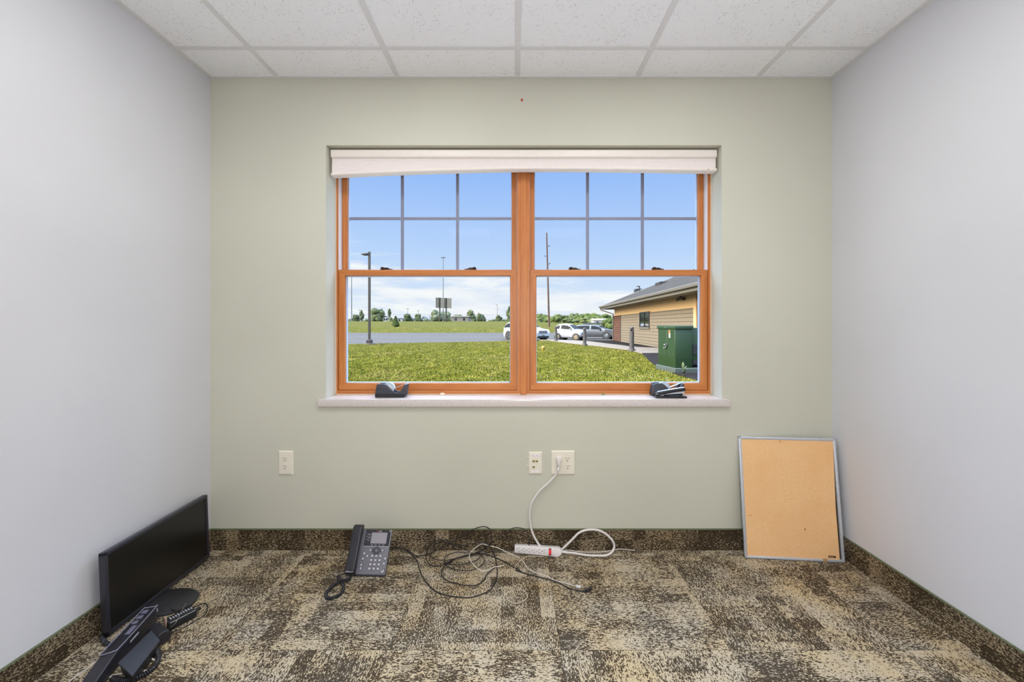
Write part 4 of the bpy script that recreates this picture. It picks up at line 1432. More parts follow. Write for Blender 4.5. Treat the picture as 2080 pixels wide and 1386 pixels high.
def grass_mat(name, tint=(1, 1, 1), bare=0.5):
    m, nt = newmat(name)
    co = objco(nt)
    mp = nt.new('ShaderNodeMapping'); mp.inputs['Scale'].default_value = (1.0, 0.45, 1.0); mp.inputs['Rotation'].default_value = (0, 0, 0.35)
    nt.put(mp.inputs['Vector'], co)
    big = nt.noise(mp.outputs[0], 0.55, 4.0, 0.6)
    mid = nt.noise(mp.outputs[0], 2.6, 4.0, 0.65)
    fine = nt.noise(co, 11.0, 5.0, 0.75)
    c = nt.ramp(nt.m('ADD', nt.m('MULTIPLY', mid, 0.5), nt.m('MULTIPLY', fine, 0.5)), [(0.36, lin((108, 118, 38))), (0.46, lin((148, 152, 60))), (0.55, lin((180, 176, 82))), (0.66, lin((214, 206, 122)))])
    dry = nt.ramp(fine, [(0.3, lin((186, 170, 96))), (0.7, lin((220, 202, 140)))])
    c = nt.mix(nt.mapr(nt.m('ADD', nt.m('MULTIPLY', big, 0.7), nt.m('MULTIPLY', mid, 0.3)), 0.53, 0.66, 0.0, bare), c, dry)
    v = nt.new('ShaderNodeTexVoronoi'); v.inputs['Scale'].default_value = 5.0
    nt.put(v.inputs['Vector'], co)
    patch = nt.mapr(nt.noise(co, 0.4, 2.0), 0.48, 0.60)
    fl = nt.m('MULTIPLY', nt.m('LESS_THAN', v.outputs['Distance'], 0.10), nt.m('MULTIPLY', patch, 0.8))
    c = nt.mix(fl, c, lin((232, 232, 205)))
    c = nt.mix(1.0, c, c)
    mul = nt.new('ShaderNodeMix', data_type='RGBA', blend_type='MULTIPLY')
    mul.inputs[0].default_value = 1.0
    nt.put(mul.inputs[6], c); mul.inputs[7].default_value = (tint[0], tint[1], tint[2], 1)
    finish(nt, mul.outputs[2], 0.95, spec=0.08, bump=nt.m('ADD', fine, mid), bump_s=0.7, bump_d=0.06)
    return m


M_GRASS = grass_mat('lawn_grass', (0.86, 0.76, 0.42))
M_GRASS2 = grass_mat('rise_grass', (0.92, 0.86, 0.40), 0.6)
m_a, _nt = newmat('wet_asphalt')
_co = objco(_nt)
_mp = _nt.new('ShaderNodeMapping'); _mp.inputs['Scale'].default_value = (0.05, 0.5, 1); _nt.put(_mp.inputs['Vector'], _co)
_w = _nt.noise(_mp.outputs[0], 1.0, 3.0); _f = _nt.noise(_co, 9.0, 3.0)
_col = _nt.ramp(_nt.m('ADD', _nt.m('MULTIPLY', _w, 0.7), _nt.m('MULTIPLY', _f, 0.3)), [(0.3, lin((140, 127, 112))), (0.7, lin((162, 148, 132)))])
finish(_nt, _col, _nt.mapr(_w, 0.4, 0.6, 0.55, 0.85), spec=0.12)
ALB[0] = 0.22
M_CONC = simple('pale_concrete', (214, 196, 176), 0.9, spec=0.08, var=0.08, scale=3)
ALB[0] = 0.05
M_MULCH = simple('dark_gravel', (150, 138, 134), 0.95, spec=0.03, var=0.5, scale=14, bump=0.8)
ALB[0] = 0.30
M_DKGREY = simple('bollard_grey', (96, 88, 84), 0.7, var=0.12, scale=12)
M_POLE = simple('bronze_pole', (88, 80, 70), 0.55, 0.2, var=0.08)
M_POLEW = simple('weathered_pole', (118, 84, 66), 0.9, var=0.15, scale=6, stretch=(6, 6, 0.6))
ALB[0] = 0.2
M_TBASE = simple('concrete_base', (170, 150, 134), 0.9, var=0.08, scale=8)

ALB[0] = 0.38
M_BOUNCE = simple('bounce_pale', (206, 202, 196), 0.9, var=0.05, scale=3)
ALB[0] = 0.155
# lawn up to the edge of the parking lot
edge = [(-60, 2.0), (-11.3, 28.7), (-6.35, 31.9), (-0.65, 35.3), (2.92, 36.7), (5, 37.5), (40, 37.5)]


def lawn_ymax(x): return max(10.0, lerp_tab(edge, x))


b = MB()
XS = [-40 + 0.5 * i for i in range(141)]


def lawn_pt(u, v):
    x = -40 + 70 * u
    y = (YO + 0.02) + (lawn_ymax(x) - YO - 0.02) * v ** 1.2
    return Vector((x, y, zg(x, y)))


b.grid(lawn_pt, 140, 90)
ap = MB(); ap.box((-9, YO + 0.01, -0.35), (9, 4.7, 0.06))  # added pale slab, out of view, throws daylight up onto the ceiling
tag(ap.build('bounce_slab', M_BOUNCE, smooth=0), 'added unseen pale slab outside below the window, bouncing light up to the ceiling', 'bounce slab', kind='structure')
tag(b.build('lawn', M_GRASS, smooth=180), 'rough green lawn outside the window', 'lawn', kind='structure')
b = MB(); b.box((-160, 8, LOT_Z - 0.3), (120, 77.5, LOT_Z))
tag(b.build('parking_lot', m_a, smooth=0), 'wet grey parking lot beyond the lawn', 'parking lot', kind='structure')
b = MB()


def rise_pt(u, v):
    x = -170 + 330 * u
    ys = [76.4, 77.6, 79.0, 80.5, 81.5, 84, 90, 100, 115, 128, 135, 150, 175, 260, 600, 1500]
    k = v * (len(ys) - 1); i = min(int(k), len(ys) - 2)
    y = ys[i] + (ys[i + 1] - ys[i]) * (k - i)
    return Vector((x, y, zfar(x, y) + (0.06 * mnoise.noise(Vector((x * 0.12, y * 0.1, 4.0))) if 77 < y < 130 else 0)))


b.grid(rise_pt, 110, 15)
tag(b.build('hill', M_GRASS2, smooth=180), 'long grass rise beyond the parking lot', 'grass rise', kind='structure')
# blades and clover standing in the lawn
def blades(name, n, seed, hgt, wid, mat, label, cat, clump):
    rn = random.Random(seed)
    vs, fs = [], []
    k = 0
    while k < n:
        y = 5.0 * math.exp(rn.random() * math.log(36.0 / 5.0))
        x = rn.uniform(-0.62, 0.58) * y
        if y > lawn_ymax(x) - 0.1: continue
        if clump and mnoise.noise(Vector((x * 0.5, y * 0.35, 7.7))) < 0.05: continue
        s_ = F / y
        gx, gy = 1045 + x * s_, 660 + (H - zg(x, y)) * s_
        # keep off the path and the gravel
        if gx > 1113 and gy < lerp_tab(KEEP, gx) + 1.0: continue
        k += 1
        z = zg(x, y)
        h_ = hgt * rn.uniform(0.5, 1.2) * (0.75 + 0.6 * max(0.0, mnoise.noise(Vector((x * 0.8, y * 0.5, 2.2)))))
        a = rn.uniform(0, 6.28); lx, ly = rn.gauss(0, 0.4) * h_, rn.gauss(0, 0.4) * h_
        w_ = wid * rn.uniform(0.6, 1.3)
        ux, uy = math.cos(a) * w_, math.sin(a) * w_ * 0.6
        i = len(vs)
        if clump:
            r_ = w_
            vs += [(x - r_, y, z + h_), (x, y - r_, z + h_ + r_ * 0.5), (x + r_, y, z + h_), (x, y + r_, z + h_ + r_ * 0.5)]
            fs.append((i, i + 1, i + 2, i + 3))
        else:
            vs += [(x - ux, y - uy, z - 0.01), (x + ux, y + uy, z - 0.01), (x + lx + ux * 0.2, y + ly + uy * 0.2, z + h_), (x + lx - ux * 0.2, y + ly - uy * 0.2, z + h_ * 0.94)]
            fs.append((i, i + 1, i + 2, i + 3))
    me = bpy.data.meshes.new(name)
    me.from_pydata(vs, [], fs)
    me.materials.append(mat)
    o = bpy.data.objects.new(name, me)
    COL.objects.link(o)
    return tag(o, label, cat, kind='stuff')


KEEP = [(1113, 692.2), (1182.6, 701.5), (1278.6, 713.5), (1303.8, 720.5), (1313.9, 729), (1324, 739), (1337.4, 747), (1369, 761), (1389.6, 767), (1416, 775), (1440, 783)]
ALB[0] = 0.40
M_BLADE = grass_mat('grass_blades', (0.87, 0.86, 0.70), 0.6)
blades('grass', 150000, 3, 0.046, 0.022, M_BLADE, 'short rough grass blades all over the lawn', 'grass', False)
blades('clover_flowers', 1500, 9, 0.055, 0.014, simple('clover_white', (246, 240, 190), 0.8, var=0.05), 'tiny pale clover heads scattered in the lawn', 'clover', True)
ALB[0] = 0.2
# painted parking lines
b = MB()
for k in range(5):
    y0 = 31.5 + 5.2 * k
    b.box((-60, y0, LOT_Z), (-1.0, y0 + 0.12, LOT_Z + 0.006), M=Matrix.Translation((0, 0, 0)) @ Matrix.Rotation(R(-1.2 - k), 4, 'Z'))
tag(b.build('parking_lines', simple('worn_white_paint', (206, 206, 206), 0.8, var=0.1), smooth=0), 'worn white painted lines on the parking lot', 'painted lines', kind='structure')

# gravel bed and concrete path, lying on the lawn
def draped(name, poly, dz, mat, label, cat, thick=0.03):
    bm = bmesh.new()
    vs = [bm.verts.new((p[0], p[1], 0)) for p in poly]
    bm.faces.new(vs)
    bm.normal_update()
    bmesh.ops.triangulate(bm, faces=bm.faces, ngon_method='EAR_CLIP')
    bmesh.ops.subdivide_edges(bm, edges=list(bm.edges), cuts=7, use_grid_fill=True)
    for v in bm.verts:
        v.co.z = max(zg(v.co.x, v.co.y), LOT_Z) + dz
    r_ = bmesh.ops.extrude_face_region(bm, geom=list(bm.faces))
    for v in [g_ for g_ in r_['geom'] if isinstance(g_, bmesh.types.BMVert)]:
        v.co.z -= thick + 0.05
    q = MB().merge(bm)
    return tag(q.build(name, mat, smooth=30), label, cat, kind='structure')


P = lambda px, py: tuple(on_lawn(px, py)[:2])
draped('path', [(2.2, 37.6), P(1113.7, 692.0), P(1182.6, 701), P(1278.6, 712), P(1303.8, 719.0), P(1345, 718.6), (9.0, 18.4), (9.0, 23.0), P(1338, 707.7), P(1278.6, 705), P(1198, 694.3), (5.0, 36.0), (3.7, 37.6)], 0.035, M_CONC,
       'pale concrete path curving past the tan building', 'path')
draped('gravel_bed', [P(1303.8, 718.6), P(1313.9, 727.9), P(1324, 738), P(1337.4, 745.5), P(1369, 760), P(1389.6, 766), P(1416, 774), (5.2, 8.2), (9.2, 8.0), (9.2, 18.2), P(1339, 717.8)], 0.022, M_MULCH,
       'dark gravel around the green transformer box', 'gravel')
draped('gravel_strip', [P(1167.5, 691.4), P(1198, 694.0), P(1278.6, 704.6), P(1338, 707.2), (9.0, 23.2), (9.6, 34.8), (8.6, 36.4), (6.0, 36.6)], 0.028, M_MULCH, 'dark gravel strip along the foot of the tan building', 'gravel')

# ------------------------------------------------------------------ neighbouring building
bl = empty('building', (14, 26, -0.2), 'low tan building with hipped shingle roof beside the path', 'building')
KX2, C_W = 0.0227 / (864 / 924.0), 7.477


def wallx(y): return C_W + 0.0243 * y


Y_FAR, Y_NEAR = 35.5, 12.5
dirv = Vector((0.0243, 1, 0)).normalized()
nrm = Vector((-1, 0.0243, 0)).normalized()     # out of the wall, to the left
W0 = Vector((wallx(Y_FAR), Y_FAR, 0))
ML = frame(W0, -dirv, Vector((0, 0, 1)), nrm)    # (along towards the viewer, up, out)
ZB, ZS, ZT = -0.35, H + 0.757, H + 1.40
LEN = Y_FAR - Y_NEAR


def siding_mat():
    m, nt = newmat('lap_siding')
    x, y, z = nt.sep(objco(nt))
    k = nt.m('FRACT', nt.m('DIVIDE', z, 0.185))
    n = nt.noise(objco(nt), 3.0, 3.0)
    c = nt.mix(n, lin((184, 166, 140)), lin((200, 184, 158)))
    c = nt.mix(nt.m('LESS_THAN', k, 0.13), c, lin((112, 96, 78)))
    finish(nt, c, 0.75, spec=0.25, bump=k, bump_s=0.6, bump_d=0.02)
    return m


def brick_mat():
    m, nt = newmat('red_brown_brick')
    x, y, z = nt.sep(objco(nt))
    br = nt.new('ShaderNodeTexBrick')
    nt.put(br.inputs['Vector'], nt.xyz(nt.m('SUBTRACT', y, x), z))
    br.inputs['Color1'].default_value = lin((136, 88, 70)); br.inputs['Color2'].default_value = lin((116, 74, 60)); br.inputs['Mortar'].default_value = lin((176, 150, 134))
    br.inputs['Scale'].default_value = 1.0
    br.inputs['Mortar Size'].default_value = 0.018
    br.inputs['Brick Width'].default_value = 0.6; br.inputs['Row Height'].default_value = 0.15
    finish(nt, br.outputs['Color'], 0.9, spec=0.1)
    return m


def shingle_mat():
    m, nt = newmat('asphalt_shingle')
    co = objco(nt)
    n = nt.noise(co, 6.0, 4.0, 0.7); n2 = nt.noise(co, 0.6, 2.0)
    c = nt.ramp(nt.m('ADD', nt.m('MULTIPLY', n, 0.6), nt.m('MULTIPLY', n2, 0.4)), [(0.3, lin((116, 106, 96))), (0.5, lin((148, 136, 124))), (0.72, lin((172, 160, 146)))])
    finish(nt, c, 0.95, spec=0.1, bump=n, bump_s=0.5, bump_d=0.03)
    return m


ALB[0] = 0.50
M_STUCCO = simple('peach_stucco', (222, 184, 132), 0.9, var=0.05, scale=10)
ALB[0] = 0.24; M_SID = siding_mat(); M_BRK = brick_mat(); ALB[0] = 0.10; M_SHG = shingle_mat(); ALB[0] = 0.22
M_TRIMG = simple('taupe_trim', (150, 140, 122), 0.55, var=0.04)
M_FASC = simple('pale_taupe_fascia', (172, 162, 142), 0.55, var=0.04)
ALB[0] = 0.155
q = MB(ML); q.box((0, ZB, -12), (LEN, ZT, 0))
q.build('wall', M_STUCCO, bl, smooth=0)
aB = (36.1 - 33.35)
q = MB(ML); q.box((-0.02, ZB, -6), (2.55, ZS - 0.02, 0.06))
q.build('brick_pier', M_BRK, bl, smooth=0)
q = MB(ML); q.box((2.55, ZB, 0), (Y_FAR - 18.75, ZS, 0.04))
q.build('siding', M_SID, bl, smooth=0)
q = MB(ML); q.box((2.46, ZB, 0), (2.60, ZS, 0.07))
q.build('corner_trim', simple('brown_trim', (112, 84, 66), 0.7), bl, smooth=0)
q = MB(ML); q.box((Y_FAR - 18.75, ZB, 0), (Y_FAR - 18.45, ZT, 0.05))
q.build('corner_trim', M_STUCCO, bl, smooth=0)
q = MB(ML); q.box((Y_FAR - 18.35, ZB, 0.0), (LEN, ZS + 0.1, 0.04))
q.build('dark_panel', simple('dark_panel', (92, 84, 80), 0.7), bl, smooth=0)
# window: two dark panes
aw0, aw1 = Y_FAR - 27.5, Y_FAR - 25.33
q = MB(ML)
zw0, zw1 = H - 0.16, H + 0.80
for (a, b_, c_, d_) in ((aw0, zw0, aw0 + 0.10, zw1), (aw1 - 0.10, zw0, aw1, zw1), (aw0, zw0, aw1, zw0 + 0.06), (aw0, zw1 - 0.06, aw1, zw1), ((aw0 + aw1) / 2 - 0.05, zw0, (aw0 + aw1) / 2 + 0.05, zw1)):
    q.box((a, b_, 0.02), (c_, d_, 0.075))
wf_ = q.build('window', simple('bronze_window', (70, 62, 56), 0.4, 0.3), bl, smooth=0)
M_DGLASS = simple('dark_glass', (44, 46, 50), 0.06, 0.0, 0.6, var=0.2, scale=0.8)
for a in (aw0 + 0.09, (aw0 + aw1) / 2 + 0.04):
    q = MB(ML); q.box((a, zw0 + 0.05, 0.03), (a + (aw1 - aw0) / 2 - 0.13, zw1 - 0.05, 0.05)); q.build('pane', M_DGLASS, wf_, smooth=0)
q = MB(ML); q.box((aw0 - 0.1, zw0 - 0.09, 0.03), (aw1 + 0.1, zw0, 0.12)); q.build('sill', M_FASC, bl, smooth=0)
# hipped roof with overhang
OV = 1.0
Ze, Zt = H + 1.32, H + 1.577
RX0 = -OV
ctr = -7.0


def rp(a, o, z): return ML @ Vector((a, z, o))


far, near = -OV, LEN + OV
sl = 0.4256
run = 8.0
rise = run * sl
q = MB()
v = [rp(far, OV, Zt), rp(near, OV, Zt), rp(near, OV - 2 * run, Zt), rp(far, OV - 2 * run, Zt), rp(far + run, OV - run, Zt + rise), rp(near - run, OV - run, Zt + rise)]
lowv = [w + Vector((0, 0, -0.03)) for w in v[:4]]
q.add(v + lowv, [(0, 1, 5, 4), (1, 2, 5), (2, 3, 4, 5), (3, 0, 4), (6, 9, 8, 7), (0, 6, 7, 1), (1, 7, 8, 2), (2, 8, 9, 3), (3, 9, 6, 0)])
q.build('roof', M_SHG, bl, smooth=0)
q = MB(ML); q.box((far + 0.05, Ze, OV - 2 * run + 0.05), (near - 0.05, Ze + 0.03, OV - 0.05))
q.build('soffit', M_TRIMG, bl, smooth=0)
q = MB(ML)
q.box((far, Ze - 0.02, OV - 0.06), (near, Zt - 0.03, OV)); q.box((far, Ze - 0.02, OV - 2 * run), (far + 0.06, Zt - 0.03, OV))
q.build('fascia', M_FASC, bl, smooth=0)
q = MB(ML)
for c0, c1 in (((far - 0.12, OV), (near, OV + 0.12)), ((far - 0.12, OV - 2 * run), (far, OV + 0.12))):
    q.box((c0[0], Zt - 0.14, c0[1]), (c1[0], Zt + 0.01, c1[1]), 0.02, 1)
q.build('gutter', M_TRIMG, bl, smooth=0)
q = MB(); q.tube([rp(far + 0.15, OV + 0.03, Zt - 0.1), rp(far + 0.15, OV - 0.02, Ze - 0.06), rp(-0.02, 0.10, Ze - 0.42), rp(-0.02, 0.10, ZB + 0.1)], 0.055, 8)
q.build('downspout', M_TRIMG, bl, smooth=0)
for (px, py, w_) in ((1330, 582.0, 0.62), (1287, 593.5, 0.40)):
    # small roof vents, placed on the roof slope
    s_ = None
    best = None
    for k in range(400):
        o = OV - 0.02 * k
        zz_ = Zt + (OV - o) * sl
        for kk in range(1):
            # solve along coordinate for the pixel column
            aa = 0.0
            for _ in range(20):
                p = rp(aa, o, zz_)
                aa += (px - (1045 + F * p.x / p.y)) / F * p.y * p.y / max(0.1, p.x) * 0.8
        p = rp(aa, o, zz_)
        e_ = abs((660 - F * (p.z - H) / p.y) - py)
        if best is None or e_ < best[0]: best = (e_, aa, o, zz_)
    _, aa, o, zz_ = best
    q = MB(ML); q.prism([(-0.02, -0.05), (-0.02, 0.22), (-0.16, 0.25), (-0.62, 0.24)], aa, aa + w_ * 1.6, frame((0, zz_, o), (0, 0, 1), (0, 1, 0), (1, 0, 0)))
    q.build('roof_vent', simple('dark_vent', (74, 70, 64), 0.7) if 'dark_vent' not in MATS else MATS['dark_vent'], bl, smooth=0)
q = MB(ML)
af = Y_FAR - 19.9
zf = H + 52.5 / 43.4
q.box((af - 0.10, zf - 0.06, 0.0), (af + 0.12, zf + 0.06, 0.10), 0.01, 1); q.cyl((af - 0.05, zf + 0.02, 0.12), (af - 0.24, zf - 0.03, 0.28), 0.035, 0.07, 12); q.cyl((af + 0.08, zf + 0.04, 0.12), (af + 0.22, zf + 0.05, 0.28), 0.035, 0.07, 12)
q.build('floodlight', simple('bronze_fitting', (112, 88, 66), 0.6), bl)

# ------------------------------------------------------------------ pad transformer
tf = empty('transformer_box', (4.1, 10.8, 0), 'dark green electrical transformer cabinet on a concrete pad', 'transformer')
ALB[0] = 0.22
M_GRN = simple('green_enamel', (52, 92, 44), 0.45, var=0.05, scale=3)
M_GRNL = simple('green_enamel_lid', (60, 98, 52), 0.45, var=0.05)
ZP = 0.10                       # top of the pad
ca_ = Vector((3.893, 10.29, ZP)); cl_ = Vector((3.80, 11.25, ZP))
ea = (ca_ - cl_).normalized(); La = (ca_ - cl_).length       # left face, towards the viewer
eo = Vector((0, 0, 1)).cross(ea)                              # to the right? make it point right
if eo.x < 0: eo = -eo
Mt = frame(cl_, ea, eo, Vector((0, 0, 1)))
TW, THt = 0.43, 1.025
q = MB(Mt); q.box((0, 0, 0.0), (La, TW, THt - 0.06), 0.012, 2)
cabn = q.build('cabinet', M_GRN, tf)
q = MB(Mt); q.box((-0.03, -0.025, THt - 0.085), (La + 0.03, TW + 0.02, THt), 0.012, 2)
q.build('lid', M_GRNL, tf)
q = MB(Mt); q.box((0.06, TW, 0.08), (La - 0.04, TW + 0.75, THt - 0.05), 0.012, 2)
q.build('tank', M_GRN, tf)
q = MB(Mt)
for k in range(2):
    q.box((La - 0.045, TW + 0.03, 0.10 + 0.22 * k), (La - 0.02, TW + 0.55, 0.10 + 0.22 * k + (0.09 if k == 0 else 0.24)))
q.build('cooling_recess', simple('recess_black', (26, 30, 26), 0.8), tf, smooth=0)
q = MB(Mt); q.box((0.02, -0.006, 0.26), (0.50, 0.002, THt - 0.10), 0.003, 1)
dr = q.build('door', M_GRN, tf)
q = MB(Mt); q.box((0.515, -0.006, 0.26), (La - 0.02, 0.002, THt - 0.10), 0.003, 1)
dr2 = q.build('door', M_GRN, tf)
q = MB(Mt); q.box((-0.004, -0.005, 0.235), (La + 0.004, TW + 0.004, 0.245))
q.build('seam', M_GRNL, tf, smooth=0)
q = MB(Mt); q.box((0.46, -0.03, 0.50), (0.56, -0.004, 0.58), 0.008, 1); q.cyl((0.52, -0.045, 0.46), (0.52, -0.01, 0.50), 0.02, 0.025, 10)
q.build('handle', M_BLACK, dr)
q = MB(Mt); q.box((0.44, -0.05, 0.52), (0.475, -0.028, 0.555), 0.004, 1); q.box((0.42, -0.05, 0.44), (0.45, -0.028, 0.47), 0.004, 1)
q.build('padlock', M_STEEL, dr)
q = MB(Mt); q.box((0.62, -0.009, 0.72), (0.72, -0.005, 0.84)); 
q.build('sticker', simple('white_sticker', (232, 226, 216), 0.5), dr2, smooth=0)
q = MB(Mt); q.box((0.60, -0.0095, 0.84), (0.72, -0.005, 0.92))
q.build('sticker', simple('orange_sticker', (206, 160, 96), 0.5), dr2, smooth=0)
q = MB(Mt); q.box((0.45, -0.028, THt - 0.05), (0.50, -0.022, THt - 0.035))
q.build('rivet', M_STEEL, tf, smooth=0)
q = MB(Mt); q.box((-0.06, -0.05, -0.22), (La + 0.06, TW + 0.85, 0.0), 0.02, 1)
q.build('pad', simple('green_grey_pad', (104, 118, 104), 0.9, var=0.15, scale=6), tf)

# pale plant in front of the pad
wd = MB()
random.seed(5)
bx = on_lawn(1388, 764)
wp_ = at(1388, 762, 86.0)
for k in range(15):
    a = random.uniform(0, 6.28); el = random.uniform(0.5, 1.4); ln = random.uniform(0.08, 0.20)
    base = Vector((bx.x, bx.y, zg(bx.x, bx.y) + 0.03 + random.uniform(0.0, 0.14)))
    d_ = Vector((math.cos(a) * math.cos(el), math.sin(a) * math.cos(el), math.sin(el)))
    sd = d_.cross(Vector((0, 0, 1))).normalized() * 0.025
    wd.add([base, base + d_ * ln * 0.5 + sd, base + d_ * ln, base + d_ * ln * 0.5 - sd + Vector((0, 0, 0.004))], [(0, 1, 2, 3)])
wd.cyl((bx.x, bx.y, zg(bx.x, bx.y) - 0.01), (bx.x, bx.y, zg(bx.x, bx.y) + 0.2), 0.008, 0.004, 8)
tag(wd.build('weed', simple('pale_leaf', (170, 190, 138), 0.8, var=0.1), loc=(bx.x, bx.y, zg(bx.x, bx.y)), smooth=0), 'pale green weed growing in front of the transformer pad', 'weed')

# ------------------------------------------------------------------ bollard lights along the path
def bollard(px, py, hpx, label):
    p = on_lawn(px, py)
    s = F / p.y
    h = hpx / s
    r = empty('bollard_light', tuple(p), label, 'bollard', 'bollard lights along the path')
    q = MB(); q.lathe([(0.165, -0.05), (0.165, 0.10), (0.15, 0.12)], p, 20); q.build('base', M_TBASE if False else M_DKGREY, r)
    q = MB(); q.lathe([(0.105, 0.1), (0.105, h - 0.22), (0.09, h - 0.21)], p, 20); q.build('post', M_DKGREY, r)
    q = MB()
    for k in range(4):
        a = k * math.pi / 2 + 0.6
        q.box((-0.012, -0.03, h - 0.22), (0.012, 0.03, h - 0.06), 0, 1, Matrix.Translation((p.x, p.y, p.z)) @ Matrix.Rotation(a, 4, 'Z') @ Matrix.Translation((0.085, 0, 0)))
    q.lathe([(0.045, h - 0.21), (0.02, h - 0.12), (0.045, h - 0.06)], p, 14)
    hd = q.build('lamp_head', M_DKGREY, r)
    q = MB(); q.lathe([(0.105, h - 0.085), (0.105, h - 0.05), (0.085, h - 0.01), (0.04, h)], p, 20); q.build('cap', M_DKGREY, hd)
    return r


bollard(1283.2, 714.0, 50, 'dark bollard light nearest the green transformer, in front of the tan siding')
bollard(1187.4, 702.0, 36, 'dark bollard light in front of the bonnet of the small white car')
bollard(1129.3, 693.5, 30, 'dark bollard light at the tail of the small white car')

p = on_lawn(1103.5, 714)
yv = MB()
yv.lathe([(0.05, -0.03), (0.055, 0.05), (0.085, 0.12), (0.095, 0.17), (0.07, 0.23), (0.02, 0.255)], p, 16)
tag(yv.build('lawn_marker', simple('yellow_plastic', (238, 200, 70), 0.5, var=0.06), loc=tuple(p)), 'small yellow marker standing on the lawn', 'marker')

# ------------------------------------------------------------------ cars
ALB[0] = 0.34
M_TYRE = simple('tyre_rubber', (40, 38, 36), 0.85, var=0.1)
M_RIM = simple('alloy_rim', (190, 190, 192), 0.3, 0.6, var=0.05)
M_RIMD = simple('dark_alloy_rim', (120, 118, 116), 0.4, 0.5, var=0.1)
M_RIMT = simple('tan_wheel_cover', (206, 182, 146), 0.5, 0.1, var=0.08)
M_ARCH = simple('arch_black', (36, 36, 38), 0.7)
M_CGLASS = simple('car_glass', (30, 34, 38), 0.45, 0.0, 0.08, var=0.15, scale=2)
M_CWHITE = simple('white_car_paint', (238, 238, 242), 0.25, var=0.01, coat=0.5)
M_CGREY = simple('grey_car_paint', (112, 114, 120), 0.3, 0.1, var=0.03, coat=0.5)
M_LAMP = simple('lamp_clear', (206, 214, 222), 0.15, var=0.05)
M_TAIL = simple('lamp_red', (150, 40, 36), 0.3)
M_PLATE = simple('number_plate', (196, 190, 150), 0.5)


